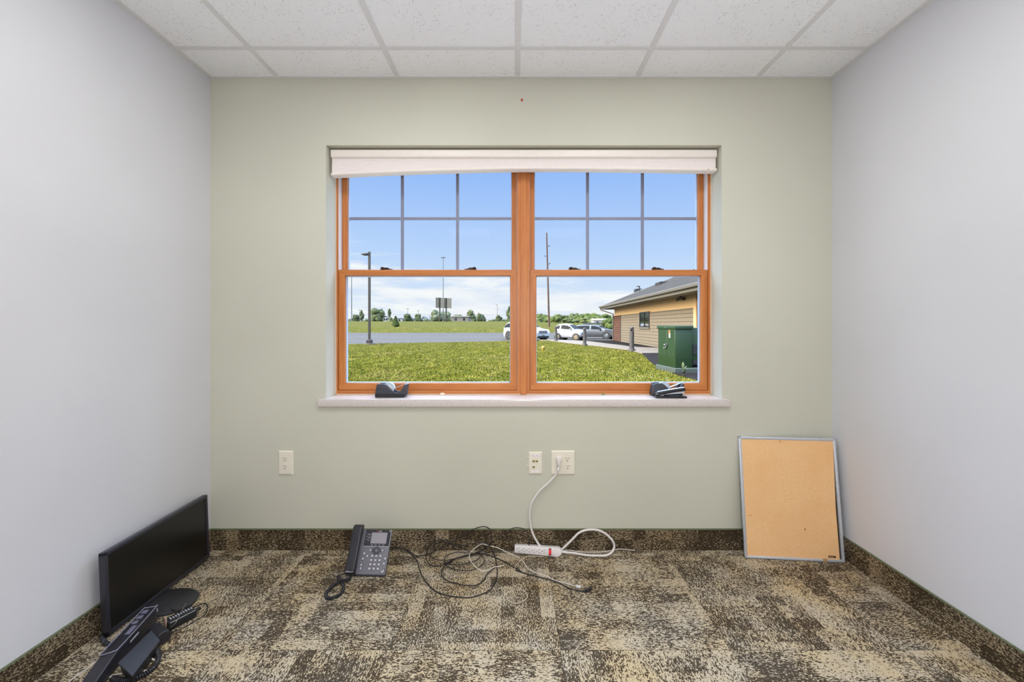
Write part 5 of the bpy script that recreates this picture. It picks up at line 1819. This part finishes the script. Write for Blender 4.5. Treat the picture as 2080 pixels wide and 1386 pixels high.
def car(name, label, px, s, heading, length, width, top, belt, wheels, wr, paint, rim_m, extras=None, clad=False):
    """top: table x -> roof or bonnet height; belt: table x -> waistline; x runs from tail (0) to nose (length)"""
    base = Vector(((px - 1045) / s, F / s, LOT_Z))
    root = empty(name, tuple(base), label, 'car')
    Mc = Matrix.Translation(base) @ Matrix.Rotation(heading, 4, 'Z') @ Matrix.Translation((-length / 2, 0, 0))
    hw = width / 2

    def plan(x):      # half width in plan
        e = min(x, length - x)
        return hw * (0.84 + 0.16 * min(1.0, e / 0.45) ** 0.5)

    def section(x):
        zt = lerp_tab(top, x); zb = min(lerp_tab(belt, x), zt)
        w = plan(x)
        sill = 0.24 + (0.08 if (x < 0.2 or x > length - 0.2) else 0)
        gh = zt - zb                                       # greenhouse height here
        wroof = w * (1.0 - 0.26 * min(1.0, gh / 0.5))
        return [(w * 0.90, sill), (w * 0.985, sill + 0.14), (w, 0.5 * (sill + zb)), (w * 0.965, zb), (wroof, zt - min(0.05, gh * 0.15 + 0.01)), (wroof * 0.72, zt), (0, zt + 0.012)]

    N = 44
    q = MB(Mc)
    rings = []
    vs, fs = [], []
    for i in range(N + 1):
        x = length * i / N
        half = section(x)
        ring = [(x, y, z) for y, z in half] + [(x, -y, z) for y, z in reversed(half[:-1])]
        vs += ring
    K = 13
    for i in range(N):
        for k in range(K):
            j = (k + 1) % K
            fs.append((i * K + k, i * K + j, (i + 1) * K + j, (i + 1) * K + k))
    fs.append(tuple(range(K))); fs.append(tuple(N * K + k for k in reversed(range(K))))
    q.add(vs, fs)
    body = q.build('body', paint, root, smooth=35)
    # glass along the greenhouse
    cols = [x for x in [length * i / 60 for i in range(61)] if lerp_tab(top, x) - lerp_tab(belt, x) > 0.26]
    for sd in (1, -1):
        q = MB(Mc); vv = []
        for x in cols:
            sc = section(x)
            (y0, z0), (y1, z1) = sc[3], sc[4]
            for t in (0.10, 0.84):
                vv.append((x, sd * (y0 + (y1 - y0) * t + 0.012), z0 + (z1 - z0) * t))
        q.add(vv, [(2 * i, 2 * i + 1, 2 * i + 3, 2 * i + 2) for i in range(len(cols) - 1) if abs(cols[i] - extras['pillar']) > 0.06])
        q.build('side_window', M_CGLASS, root, smooth=0)
    for nm, (x0, x1) in (('windscreen', extras['screen']), ('rear_window', extras['rear'])):
        q = MB(Mc); vv = []
        n_ = 10
        for i in range(n_ + 1):
            x = x0 + (x1 - x0) * i / n_
            sc = section(x)
            for t in (-0.94, -0.5, 0, 0.5, 0.94):
                z = sc[5][1] + 0.014 + (0.006 if abs(t) < 0.6 else -0.03)
                vv.append((x + (0.01 if nm == 'windscreen' else -0.01), sc[4][0] * t, z))
        q.add(vv, [(i * 5 + k, i * 5 + k + 1, (i + 1) * 5 + k + 1, (i + 1) * 5 + k) for i in range(n_) for k in range(4)])
        q.build(nm, M_CGLASS, root)
    for wx_ in wheels:
        for sd in (1, -1):
            y = sd * (plan(wx_) - 0.10)
            q = MB(Mc); q.lathe([(wr * 1.22, -0.12), (wr * 1.22, 0.112)] if sd > 0 else [(wr * 1.22, -0.112), (wr * 1.22, 0.12)], (wx_, y, wr * 1.02), 28, 'Y')
            q.build('wheel_arch', M_ARCH, root)
            q = MB(Mc); q.lathe([(wr * 0.7, -0.11), (wr * 0.95, -0.12), (wr, -0.08), (wr, 0.08), (wr * 0.95, 0.125), (wr * 0.7, 0.12)], (wx_, y, wr), 28, 'Y')
            w_o = q.build('wheel', M_TYRE, root)
            q = MB(Mc); yo = 0.122 * sd
            q.lathe([(wr * 0.12, min(0, yo)), (wr * 0.12, max(0, yo) + 0.006)] , (wx_, y, wr), 14, 'Y')
            q.tube([(wx_ + wr * 0.66 * math.cos(k * math.pi / 12), y + yo, wr + wr * 0.66 * math.sin(k * math.pi / 12)) for k in range(24)], 0.028, 6, closed=True)
            for k in range(7):
                a = k * 2 * math.pi / 7
                d_ = Vector((math.cos(a), 0, math.sin(a)))
                q.cyl(Vector((wx_, y + yo * 0.97, wr)) + d_ * wr * 0.1, Vector((wx_, y + yo * 0.97, wr)) + d_ * wr * 0.66, 0.042, 0.034, 6)
            q.build('rim', rim_m, w_o)
    zb = lerp_tab(belt, length * 0.98)
    nose = length
    for sd in (1, -1):
        q = MB(Mc); q.blob((nose - 0.16, sd * hw * 0.66, zb - 0.20), 0.19, 2, 0, 1, 0, (0.9, 0.85, 0.5)); q.build('headlight', M_LAMP, root)
        q = MB(Mc); q.blob((0.06, sd * hw * 0.74, lerp_tab(belt, 0.1) - 0.16), 0.14, 2, 0, 1, 0, (0.6, 0.8, 1.1)); q.build('tail_light', M_TAIL, root)
        q = MB(Mc); q.blob((extras['mirror'], sd * (hw + 0.06), lerp_tab(belt, extras['mirror']) + 0.06), 0.11, 2, 0, 1, 0, (0.8, 1.0, 0.75)); q.build('mirror', extras.get('mirror_mat', paint), root)
        q = MB(Mc); q.box((wheels[0] + wr * 1.2, sd * (hw - 0.05) - 0.03, 0.20), (wheels[1] - wr * 1.2, sd * (hw - 0.05) + 0.03, 0.38 if clad else 0.28), 0.02, 1); q.build('side_skirt', M_ARCH, root)
    g_ = extras['grille']
    q = MB(Mc); q.box((nose - 0.05, -g_[0], g_[1]), (nose + 0.025, g_[0], g_[2]), 0.02, 1)
    gr = q.build('grille', M_ARCH, root)
    q = MB(Mc)
    for k in range(8):
        y = -g_[0] + 0.05 + (2 * g_[0] - 0.1) * k / 7.0
        q.box((nose + 0.02, y - 0.018, g_[1] + 0.02), (nose + 0.04, y + 0.018, g_[2] - 0.02))
    q.build('grille_bar', paint if g_[3] else M_ARCH, gr, smooth=0)
    q = MB(Mc); q.box((nose - 0.12, -hw * 0.74, 0.22), (nose + 0.015, hw * 0.74, 0.44), 0.04, 2); q.build('lower_bumper', M_ARCH, root)
    q = MB(Mc); q.box((nose + 0.02, -0.16, 0.47), (nose + 0.035, 0.16, 0.56)); q.build('number_plate', M_PLATE, root, smooth=0)
    if extras.get('rack'):
        q = MB(Mc); zr = max(z for _, z in top)
        for sd in (1, -1):
            q.tube([(1.3, sd * hw * 0.62, zr + 0.01), (1.35, sd * hw * 0.62, zr + 0.06), (3.0, sd * hw * 0.62, zr + 0.06), (3.1, sd * hw * 0.62, zr)], 0.025, 6)
        for x in (1.65, 2.65):
            q.tube([(x, -hw * 0.62, zr + 0.09), (x, hw * 0.62, zr + 0.09)], 0.022, 6)
        q.box((1.5, 0.1, zr + 0.10), (3.2, 0.32, zr + 0.19), 0.03, 2); q.box((1.2, -0.45, zr + 0.10), (2.9, -0.25, zr + 0.17), 0.03, 2)
        q.build('roof_rack', M_ARCH, root)
    return root


hd = lambda deg: R(-deg)
car('suv', 'white four wheel drive car half hidden by the centre post of the window', 1068, 21.6, hd(50), 4.75, 1.92,
    [(0.0, 0.75), (0.08, 1.10), (0.30, 1.45), (0.62, 1.68), (1.2, 1.74), (2.3, 1.73), (2.75, 1.66), (3.45, 1.16), (3.6, 1.12), (4.5, 1.0), (4.7, 0.85), (4.75, 0.7)],
    [(0.0, 0.74), (0.1, 1.02), (0.5, 1.13), (3.3, 1.06), (3.5, 1.08), (4.5, 0.96), (4.75, 0.68)], (0.95, 3.85), 0.385, M_CWHITE, M_RIMD,
    {'pillar': 1.95, 'screen': (2.82, 3.38), 'rear': (0.10, 0.55), 'mirror': 3.05, 'grille': (0.52, 0.66, 0.90, True)}, True)
car('small_car', 'tiny white two seat car parked between two bollard lights', 1158.5, 21.6, hd(33), 2.69, 1.56,
    [(0.0, 0.75), (0.05, 1.02), (0.22, 1.40), (0.45, 1.50), (0.95, 1.54), (1.35, 1.49), (1.65, 1.34), (2.10, 1.00), (2.25, 0.95), (2.6, 0.82), (2.69, 0.65)],
    [(0.0, 0.74), (0.1, 0.98), (0.5, 1.0), (1.9, 0.93), (2.1, 0.94), (2.6, 0.78), (2.69, 0.63)], (0.40, 2.26), 0.29, M_CWHITE, M_RIMT,
    {'pillar': 0.62, 'screen': (1.50, 2.06), 'rear': (0.06, 0.36), 'mirror': 1.75, 'grille': (0.42, 0.56, 0.66, False)})
car('estate_car', 'dark grey estate car with a black roof rack behind the small white car', 1209, 19.9, hd(24), 4.80, 1.84,
    [(0.0, 0.75), (0.08, 1.02), (0.30, 1.22), (0.70, 1.40), (1.2, 1.46), (2.4, 1.45), (2.85, 1.36), (3.55, 1.02), (3.75, 0.98), (4.5, 0.86), (4.75, 0.72), (4.8, 0.6)],
    [(0.0, 0.74), (0.1, 0.94), (0.5, 0.96), (3.4, 0.90), (3.6, 0.95), (4.5, 0.82), (4.8, 0.58)], (0.95, 3.70), 0.34, M_CGREY, M_RIM,
    {'pillar': 2.05, 'screen': (2.92, 3.48), 'rear': (0.10, 0.52), 'mirror': 3.1, 'mirror_mat': M_ARCH, 'grille': (0.45, 0.60, 0.76, False), 'rack': True}, True)

# ------------------------------------------------------------------ poles and the sign
p = on_lawn(750.3, 699.8)
lp = empty('lamp_post', tuple(p), 'tall brown parking lot lamp post at the edge of the lawn', 'lamp post')
s_ = F / p.y
hT = (699.8 - 511.5) / s_
q = MB(); q.lathe([(0.36, -0.2), (0.36, 0.06), (0.34, 0.08)], p, 24); q.build('footing', M_TBASE, lp)
q = MB(); q.box((p.x - 0.22, p.y - 0.22, p.z + 0.07), (p.x + 0.22, p.y + 0.22, p.z + 0.10)); q.box((p.x - 0.17, p.y - 0.17, p.z + 0.10), (p.x + 0.17, p.y + 0.17, p.z + 0.33), 0.03, 1)
q.build('base_cover', simple('base_cover', (70, 62, 58), 0.6), lp)
q = MB(); q.box((p.x - 0.068, p.y - 0.068, p.z + 0.1), (p.x + 0.068, p.y + 0.068, p.z + hT), 0.008, 1); q.box((p.x + 0.05, p.y - 0.05, p.z + 0.9), (p.x + 0.085, p.y + 0.05, p.z + 1.05), 0.005, 1)
q.build('pole', M_POLE, lp)
q = MB()
zl = p.z + hT - 0.16
q.prism([(0.0, -0.05), (0.0, 0.06), (-0.30, 0.05), (-0.50, -0.02), (-0.30, -0.09), (-0.12, -0.08)], -0.14, 0.14, frame((p.x - 0.06, p.y, zl), (1, 0, 0), (0, 0, 1), (0, 1, 0)), 0.02, 2)
q.build('lamp_head', M_POLE, lp)

ub = at(1115.5, 667, 10.2)
ub.z = zfar(ub.x, ub.y)
up_ = empty('utility_pole', tuple(ub), 'tall weathered wooden utility pole leaning slightly, beyond the cars', 'utility pole')
ut = at(1110.3, 473, 10.2)
q = MB(); q.cyl((ub.x, ub.y, ub.z - 0.3), ut, 0.20, 0.13, 14); q.build('pole', M_POLEW, up_)
for (px, py, dx) in ((1110.6, 501, 6.8), (1111.0, 520.2, -6.0), (1111.6, 537, 6.8)):
    a = at(px + (1.0 if dx > 0 else -1.0), py, 10.2); c_ = at(px + dx, py - (2.2 if dx > 0 else 0.0), 10.2)
    q = MB(); q.cyl(a, c_, 0.05, 0.035, 8)
    for k in range(4):
        pp_ = a.lerp(c_, 0.35 + 0.17 * k); q.cyl(pp_ - (c_ - a).normalized() * 0.02, pp_ + (c_ - a).normalized() * 0.02, 0.10, 0.10, 10)
    q.build('insulator', simple('insulator_grey', (74, 78, 80), 0.4) if 'insulator_grey' not in MATS else MATS['insulator_grey'], up_)
q = MB(); a, c_ = at(1114.1, 621, 10.2), at(1114.1, 628, 10.2); q.cyl(c_, a, 0.215, 0.205, 14); q.build('pole_band', M_DKGREY, up_)

sg = empty('billboard', tuple(at(901, 653, 6.65)), 'back of a large sign on two dark posts on top of the grass rise', 'sign')
sy = 864 / 6.65
gz = zfar(-21, sy) - 0.3
c0, c1 = at(886.2, 604, 6.75), at(917.2, 607, 6.55)
ALB[0] = 0.5
M_SIGN = simple('weathered_sign_back', (184, 166, 136), 0.8, var=0.06, scale=1.5)
ALB[0] = 0.25
M_SPOST = simple('dark_sign_post', (64, 52, 46), 0.8)
dS = (Vector((c1.x, c1.y, 0)) - Vector((c0.x, c0.y, 0))); lS = dS.length; dS.normalize()
nS = Vector((0, 0, 1)).cross(dS)
Msg = frame(Vector((c0.x, c0.y, 0)), dS, nS, Vector((0, 0, 1)))
zt_ = at(901, 605.5, 6.65).z; zb_ = at(901, 626, 6.65).z
q = MB(Msg); q.box((0, 0.0, zb_), (lS, 0.15, zt_)); q.build('panel', M_SIGN, sg, smooth=0)
q = MB(Msg); q.box((-0.05, -0.02, zb_), (0.10, 0.2, zt_)); q.build('edge_strip', M_SPOST, sg, smooth=0)
for px in (896.3, 911.8):
    u = ((px - 1045) / 6.65) - c0.x
    q = MB(Msg); q.box((u - 0.14, -0.30, gz), (u + 0.14, 0.0, zt_)); q.build('post', M_SPOST, sg, smooth=0)
    q = MB(Msg); q.box((u - 0.60, -0.06, zb_), (u - 0.50, 0.0, zt_)); q.build('brace', M_SPOST, sg, smooth=0)

M_STPOLE = simple('pale_steel_pole', (142, 150, 156), 0.5, 0.2, var=0.05)


def mast(name, px, ptop, s, r, label, cat, heads):
    b_ = at(px, 650, s); b_.z = 0.5
    t_ = at(px, ptop, s)
    o = empty(name, tuple(b_), label, cat)
    q = MB(); q.cyl((b_.x, b_.y, 0.2), (b_.x, b_.y, t_.z), r * 1.25, r * 0.8, 10); q.build('pole', M_STPOLE if s > 4.1 else M_POLE, o)
    q = MB()
    if heads == 'flood':
        q.box((t_.x - 0.9, t_.y - 0.06, t_.z - 0.1), (t_.x + 0.9, t_.y + 0.06, t_.z + 0.02))
        for k in range(4): q.box((t_.x - 0.9 + 0.55 * k, t_.y - 0.3, t_.z - 0.05), (t_.x - 0.6 + 0.55 * k, t_.y + 0.1, t_.z + 0.35), 0.03, 1)
    elif heads == 'double':
        q.box((t_.x - 0.62, t_.y - 0.15, t_.z - 0.08), (t_.x + 0.62, t_.y + 0.15, t_.z + 0.10), 0.03, 1)
    else:
        q.box((t_.x - 0.9, t_.y - 0.12, t_.z - 0.10), (t_.x + 0.12, t_.y + 0.12, t_.z + 0.08), 0.03, 1)
    q.build('lamp_head', M_POLE, o)
    return o


mast('floodlight_mast', 900.2, 524, 4.32, 0.17, 'very tall thin floodlight mast rising behind the billboard', 'floodlight', 'flood')
mast('floodlight_mast', 714.3, 556, 4.32, 0.19, 'tall thin mast beside the left frame of the window', 'floodlight', 'flood')
mast('street_lamp', 730.0, 630, 4.0, 0.08, 'far lamp post above the round tree left of the brown lamp post', 'lamp post', 'double')
mast('street_lamp', 828.0, 627.6, 4.0, 0.08, 'far lamp post above the big rounded tree by the white house', 'lamp post', 'double')
mast('street_lamp', 849.3, 631.2, 4.0, 0.08, 'far lamp post directly above the slim bushy tree left of the billboard', 'lamp post', 'double')
mast('street_lamp', 1010.2, 619, 4.0, 0.09, 'far lamp post with square head near the white four wheel drive', 'lamp post', 'flat')
b_ = at(1299, 590, 14.4); b_.z = LOT_Z; t_ = at(1299, 582, 14.4)
o = empty('lamp_post', tuple(b_), 'lamp post sticking up behind the shingle roof', 'lamp post')
q = MB(); q.box((b_.x - 0.06, b_.y - 0.06, b_.z), (b_.x + 0.06, b_.y + 0.06, t_.z)); q.build('pole', M_POLE, o, smooth=0)
q = MB(); q.box((b_.x - 0.42, b_.y - 0.12, t_.z - 0.06), (b_.x + 0.05, b_.y + 0.12, t_.z + 0.06), 0.03, 1); q.build('lamp_head', M_POLE, o)

# wire fence along the top of the rise
fe = empty('wire_fence', (-24, 140, 1.8), 'tall thin wire fence along the top of the grass rise', 'fence')
q = MB()
zf_ = at(0, 639.5, 5.9).z
q.tube([(-56, 146.4, zf_), (-1.0, 146.4, zf_)], 0.025, 5)
q.tube([(-56, 146.4, zf_ - 1.6), (-1.0, 146.4, zf_ - 1.6)], 0.012, 5)
q.build('wire', M_STPOLE, fe)
for x in (-56, -46.5, -38.0, -29.2, -20.3, -11.0, -1.0):
    q = MB(); q.cyl((x, 146.4, 0.6), (x, 146.4, zf_ + 0.15), 0.05, 0.05, 6); q.build('post', M_STPOLE, fe)

# ------------------------------------------------------------------ trees and houses far off
def leaf_mat(name, a, b_, c_):
    m, nt = newmat(name)
    n = nt.noise(objco(nt), 1.1, 5.0, 0.7)
    finish(nt, nt.ramp(n, [(0.3, lin(a)), (0.5, lin(b_)), (0.7, lin(c_))]), 0.9, spec=0.1, bump=n, bump_s=0.8, bump_d=0.2)
    return m


ALB[0] = 0.27
LEAF = [leaf_mat('leaf_mid', (100, 114, 72), (134, 146, 98), (164, 172, 124)), leaf_mat('leaf_dark', (82, 96, 62), (112, 124, 84), (142, 152, 108)), leaf_mat('leaf_pale', (130, 142, 104), (160, 170, 132), (186, 192, 156)),
        leaf_mat('leaf_fir', (62, 84, 44), (90, 112, 58), (118, 138, 80)), leaf_mat('leaf_wood', (98, 116, 62), (130, 146, 82), (160, 170, 106)), leaf_mat('leaf_woodpale', (126, 140, 80), (154, 164, 102), (182, 188, 130))]
M_BARK = simple('tree_bark', (84, 74, 62), 0.95, var=0.2, scale=4)
CROWNS = {}


def crown_mesh(kind, seed):
    """unit crown: 1 wide on each side of the trunk, 1 high above its foot"""
    rnd = random.Random(seed)
    q = MB()
    blobs = []
    if kind == 'round':
        for k in range(11):
            a = rnd.uniform(0, 6.28); h_ = rnd.uniform(0.25, 0.82); r_ = 0.55 * math.sqrt(max(0.05, 1 - ((h_ - 0.5) / 0.48) ** 2)) * rnd.uniform(0.6, 1.0)
            blobs.append((math.cos(a) * r_, math.sin(a) * r_, h_, rnd.uniform(0.24, 0.40)))
        blobs.append((0, 0, 0.52, 0.62))
    elif kind == 'tall':
        for k in range(10):
            h_ = 0.16 + 0.76 * k / 9.0
            a = rnd.uniform(0, 6.28); w_ = 0.5 * math.sin(math.pi * min(1, (h_ * 0.9 + 0.12)))
            blobs.append((math.cos(a) * w_ * 0.6, math.sin(a) * w_ * 0.6, h_, 0.16 + 0.42 * w_))
    elif kind == 'fir':
        for k in range(8):
            h_ = 0.06 + 0.84 * k / 7.0
            blobs.append((0, 0, h_, 0.95 * (1.03 - h_) + 0.06))
    else:                     # spreading bush
        for k in range(12):
            a = rnd.uniform(0, 6.28); r_ = rnd.uniform(0.1, 0.72)
            blobs.append((math.cos(a) * r_, math.sin(a) * r_, rnd.uniform(0.15, 0.62) * (1.1 - 0.5 * r_), rnd.uniform(0.26, 0.42)))
    for i, (x, y, z, r_) in enumerate(blobs):
        flat = 0.42 if kind == 'fir' else 0.62
        q.blob((x, y, z), r_, 2, 0.55, 2.6, seed * 3.1 + i, (1, 1, flat * (0.55 if kind == 'fir' else 0.8)))
    # loose sprays of leaves around the outside
    for k in range(900):
        x, y, z, r_ = rnd.choice(blobs)
        d_ = Vector((rnd.gauss(0, 1), rnd.gauss(0, 1), rnd.gauss(0, 1))).normalized()
        fz = 0.42 * 0.55 if kind == 'fir' else 0.5
        c_ = Vector((x, y, z)) + Vector((d_.x, d_.y, d_.z * fz)) * r_ * rnd.uniform(0.92, 1.22)
        if c_.z < 0.01: continue
        e_ = Vector((rnd.gauss(0, 1), rnd.gauss(0, 1), rnd.gauss(0, 1))).normalized(); f_ = e_.orthogonal().normalized()
        w_ = rnd.uniform(0.025, 0.06)
        q.add([c_ - e_ * w_, c_ + f_ * w_ * 0.7, c_ + e_ * w_, c_ - f_ * w_ * 0.7], [(0, 1, 2, 3)])
    return q


def base_crown(kind, seed):
    k = (kind, seed)
    if k not in CROWNS:
        o = crown_mesh(kind, seed).build('crown', LEAF[0], smooth=180)
        me = o.data
        bpy.data.objects.remove(o)
        CROWNS[k] = me
    return CROWNS[k]


TRUNK = None


def tree(name, px, ptop, pbot, wpx, y, kind, seed, mat, label, group=None, cat='tree', trunk=0.12, zbase=None):
    global TRUNK
    s = F / y
    zb = zfar((px - 1045) / s, y) if zbase is None else zbase
    vis = H - (pbot - 660) / s                      # where the crown starts in view
    zt = H - (ptop - 660) / s
    base = Vector(((px - 1045) / s, y, zb))
    r = empty(name, tuple(base), label, cat, group)
    z0 = min(vis, zt - 0.3)
    z0 = max(zb + 0.02, z0 - 0.15 * (zt - z0))
    me = base_crown(kind, seed)
    if (kind, seed, mat) not in CROWNS:
        m2 = me.copy(); m2.materials.clear(); m2.materials.append(LEAF[mat]); CROWNS[(kind, seed, mat)] = m2
    o = bpy.data.objects.new('crown', CROWNS[(kind, seed, mat)])
    COL.objects.link(o)
    o.parent = r
    o.location = (0, 0, z0 - zb)
    wm = wpx / 2.0 / s
    o.scale = (wm * 1.22, wm * 1.1, (zt - z0) * 1.02)
    o.rotation_euler = (0, 0, seed * 1.3 + px * 0.7)
    if TRUNK is None:
        q = MB(); q.cyl((0, 0, 0), (0, 0, 1), 1.0, 0.6, 8)
        to = q.build('trunk', M_BARK); TRUNK = to.data; bpy.data.objects.remove(to)
    t = bpy.data.objects.new('trunk', TRUNK)
    COL.objects.link(t)
    t.parent = r
    hh = max(0.3, (z0 - zb) + 0.35 * (zt - z0))
    t.scale = (trunk * wm, trunk * wm, hh)
    return r


GT = 'far trees beyond the grass rise'
for row in [
    (713, 643.5, 652.5, 16, 250, 'bush', 1, 2, 'pale low bush at the foot of the left mast'),
    (723.5, 638.5, 651, 13, 240, 'round', 2, 1, 'small round dark tree beside the left mast'),
    (734.6, 631, 648, 11, 240, 'tall', 3, 0, 'slim tree with a bare trunk under the far lamp left of the brown lamp post'),
    (744.5, 644, 652, 11, 250, 'bush', 4, 2, 'low pale bush just left of the brown lamp post'),
    (766, 627, 652, 25, 230, 'round', 5, 0, 'large round tree just right of the brown lamp post'),
    (775.8, 627.5, 648, 7, 245, 'tall', 6, 2, 'narrow pale tree touching the large tree by the brown lamp post'),
    (791, 627.5, 642, 8, 240, 'tall', 7, 0, 'narrow upright tree between the lamp post and the little fir'),
    (796, 640, 652.5, 17, 225, 'bush', 8, 0, 'wide bushy tree just behind the little fir'),
    (829, 635, 652, 17, 215, 'round', 9, 1, 'neatly rounded dark tree in front of the grey house'),
    (849, 636.5, 652, 13, 215, 'round', 10, 0, 'slim bushy tree left of the white gabled house'),
    (868.5, 642, 652.5, 12, 225, 'bush', 11, 2, 'small bush between the white gabled house and the low white shed'),
    (889, 628.5, 653, 24, 220, 'round', 12, 2, 'broad pale tree behind the left post of the billboard'),
    (906, 630, 653, 18, 235, 'round', 13, 2, 'pale tree between the two posts of the billboard'),
    (926, 632, 653, 24, 228, 'bush', 14, 0, 'wide tree just right of the billboard'),
    (958, 631.5, 653, 21, 225, 'round', 15, 0, 'large tree standing right of the long tan building'),
    (977.5, 635, 653, 16, 220, 'round', 16, 1, 'dark tree next to the large one right of the long tan building'),
    (985, 648, 654, 8, 220, 'bush', 17, 1, 'little dark shrub at the foot of the dark tree'),
    (997.5, 645.5, 653, 9, 240, 'bush', 18, 0, 'little round tree left of the square headed street lamp'),
    (1013.5, 640.5, 654, 13, 215, 'round', 19, 1, 'dark bushy tree below the square headed street lamp'),
    (1023, 645, 654, 11, 212, 'bush', 20, 1, 'low dark tree above the tail of the white four wheel drive'),
    (1034.5, 624, 654, 17, 205, 'tall', 21, 0, 'tall ragged tree beside the centre post of the window'),
]:
    px, pt, pb, w, y, kd, sd, mt_, lb = row
    tree('tree', px, pt, 658.0 if kd != 'tall' else pb, w * (1.25 if kd != 'tall' else 1.15), y, kd, sd, mt_, lb, GT)
tree('fir_tree', 803.7, 641.5, 658.8, 12.5, 84.0, 'fir', 31, 3, 'little dark fir tree standing on the grass rise', None)
tree('shrub', 1237, 639, 668, 25, 86.0, 'bush', 32, 4, 'big green shrub beside the tan building behind the grey car', None, 'shrub')
tree('shrub', 1218, 652, 668, 24, 92.0, 'bush', 33, 5, 'low pale shrub behind the roof rack of the grey car', None, 'shrub')
# the wooded hill on the right: three rows
rnd = random.Random(11)
tops = [(1050, 640), (1086, 637), (1105, 636), (1116, 633), (1127, 632.5), (1140, 635.5), (1160, 635.5), (1178, 636), (1200, 637), (1222, 637), (1250, 640), (1300, 640)]
n = 0
for (yy, dt, db, w0, mats, cnt) in ((330, 0.0, 662, 16, (4, 0), 17), (290, 4.5, 662, 15, (4, 5), 16), (255, 9.5, 662, 14, (5, 5, 4), 17)):
    for k in range(cnt):
        px = 1056 + 200.0 * (k + rnd.uniform(-0.35, 0.35)) / (cnt - 1)
        tree('tree', px, lerp_tab(tops, px) + dt + rnd.uniform(-1.2, 1.5), db, w0 * rnd.uniform(1.45, 2.1), yy + rnd.uniform(-8, 8), rnd.choice(['round', 'bush', 'round']), 2 + rnd.randrange(5) * 2, rnd.choice(mats),
             'leafy tree of the wooded hill beyond the cars', 'trees of the wooded hill')
        n += 1

for k, px in enumerate((719, 728, 752, 757, 783, 806, 814, 840, 858, 876, 914, 944, 968, 1003, 1019, 1028)):
    tree('shrub', px, 645.5 + rnd.uniform(-1.5, 1.5), 658, rnd.uniform(16, 28), 300 + rnd.uniform(-12, 12), 'bush', 1 + 3 * (k % 5), (2, 0, 2)[k % 3], 'hazy low bush in the far row beyond the grass rise', 'far row of low bushes', 'shrub')
M_HWHITE = simple('white_siding', (232, 232, 232), 0.8, var=0.03)
M_HROOF = simple('grey_roof', (150, 150, 150), 0.9, var=0.06)
M_HTAN = simple('tan_panel', (176, 166, 154), 0.8, var=0.05)


def house(px0, px1, pe, pr, y, label, wall, roof, gable=True, depth=8.0):
    """pe: pixel row of the eaves, pr: of the ridge"""
    s = F / y
    x0, x1 = (px0 - 1045) / s, (px1 - 1045) / s
    ze, zr = H - (pe - 660) / s, H - (pr - 660) / s
    zb = 0.45
    r = empty('house', ((x0 + x1) / 2, y, zb), label, 'house')
    q = MB()
    if gable:
        xm = (x0 + x1) / 2
        q.prism([(x0, zb), (x1, zb), (x1, ze), (xm, zr), (x0, ze)], y, y + depth, frame((0, 0, 0), (1, 0, 0), (0, 0, 1), (0, 1, 0)))
        q.build('wall', wall, r, smooth=0)
        q = MB(); o_ = 0.35
        q.add([(x0 - o_, y - o_, ze - 0.2), (xm, y - o_, zr + 0.12), (x1 + o_, y - o_, ze - 0.2), (x0 - o_, y + depth, ze - 0.2), (xm, y + depth, zr + 0.12), (x1 + o_, y + depth, ze - 0.2),
               (x0 - o_, y - o_, ze - 0.4), (xm, y - o_, zr - 0.08), (x1 + o_, y - o_, ze - 0.4), (x0 - o_, y + depth, ze - 0.4), (xm, y + depth, zr - 0.08), (x1 + o_, y + depth, ze - 0.4)],
              [(0, 1, 4, 3), (1, 2, 5, 4), (6, 9, 10, 7), (7, 10, 11, 8), (0, 6, 7, 1), (1, 7, 8, 2), (3, 4, 10, 9), (4, 5, 11, 10), (0, 3, 9, 6), (2, 8, 11, 5)])
        q.build('roof', roof, r, smooth=0)
    else:
        q.box((x0, y, zb), (x1, y + depth, ze)); q.build('wall', wall, r, smooth=0)
        q = MB()
        q.prism([(y - 0.4, ze - 0.05), (y + depth + 0.4, ze - 0.05), (y + depth / 2, zr)], x0 - 0.4, x1 + 0.4, frame((0, 0, 0), (0, 1, 0), (0, 0, 1), (1, 0, 0)))
        q.build('roof', roof, r, smooth=0)
    xm = (x0 + x1) / 2
    for k in (-0.25, 0.25):
        q = MB(); xx_ = xm + (x1 - x0) * k; q.box((xx_ - 0.5, y - 0.06, ze - 1.9), (xx_ + 0.5, y + 0.05, ze - 0.7)); q.build('window', M_DGLASS, r, smooth=0)
    return r


house(778.5, 788, 645.0, 641.5, 270, 'white gabled house between the lamp post and the little fir', M_HWHITE, M_HROOF)
house(807, 824, 646.5, 641.8, 275, 'grey roofed house left of the neatly rounded dark tree', M_HWHITE, M_HROOF, False)
house(836, 846, 647.0, 643.5, 280, 'low house between the neatly rounded tree and the slim bushy tree', M_HWHITE, M_HROOF, False)
house(856, 865, 647.5, 643.3, 262, 'small white gabled house left of the billboard', M_HWHITE, M_HROOF)
house(872, 884, 650.0, 645.5, 262, 'low white shed close to the left post of the billboard', M_HWHITE, M_HROOF, False)
house(917, 951, 643.2, 641.6, 200, 'long tan building right of the billboard', M_HTAN, M_HTAN, False, 14)
house(1206, 1236, 650.5, 647.2, 215, 'white house in front of the wooded hill', M_HWHITE, M_HWHITE, False, 8)
house(726, 739, 650.0, 646.0, 285, 'white house low behind the slim tree left of the brown lamp post', M_HWHITE, M_HROOF, False)
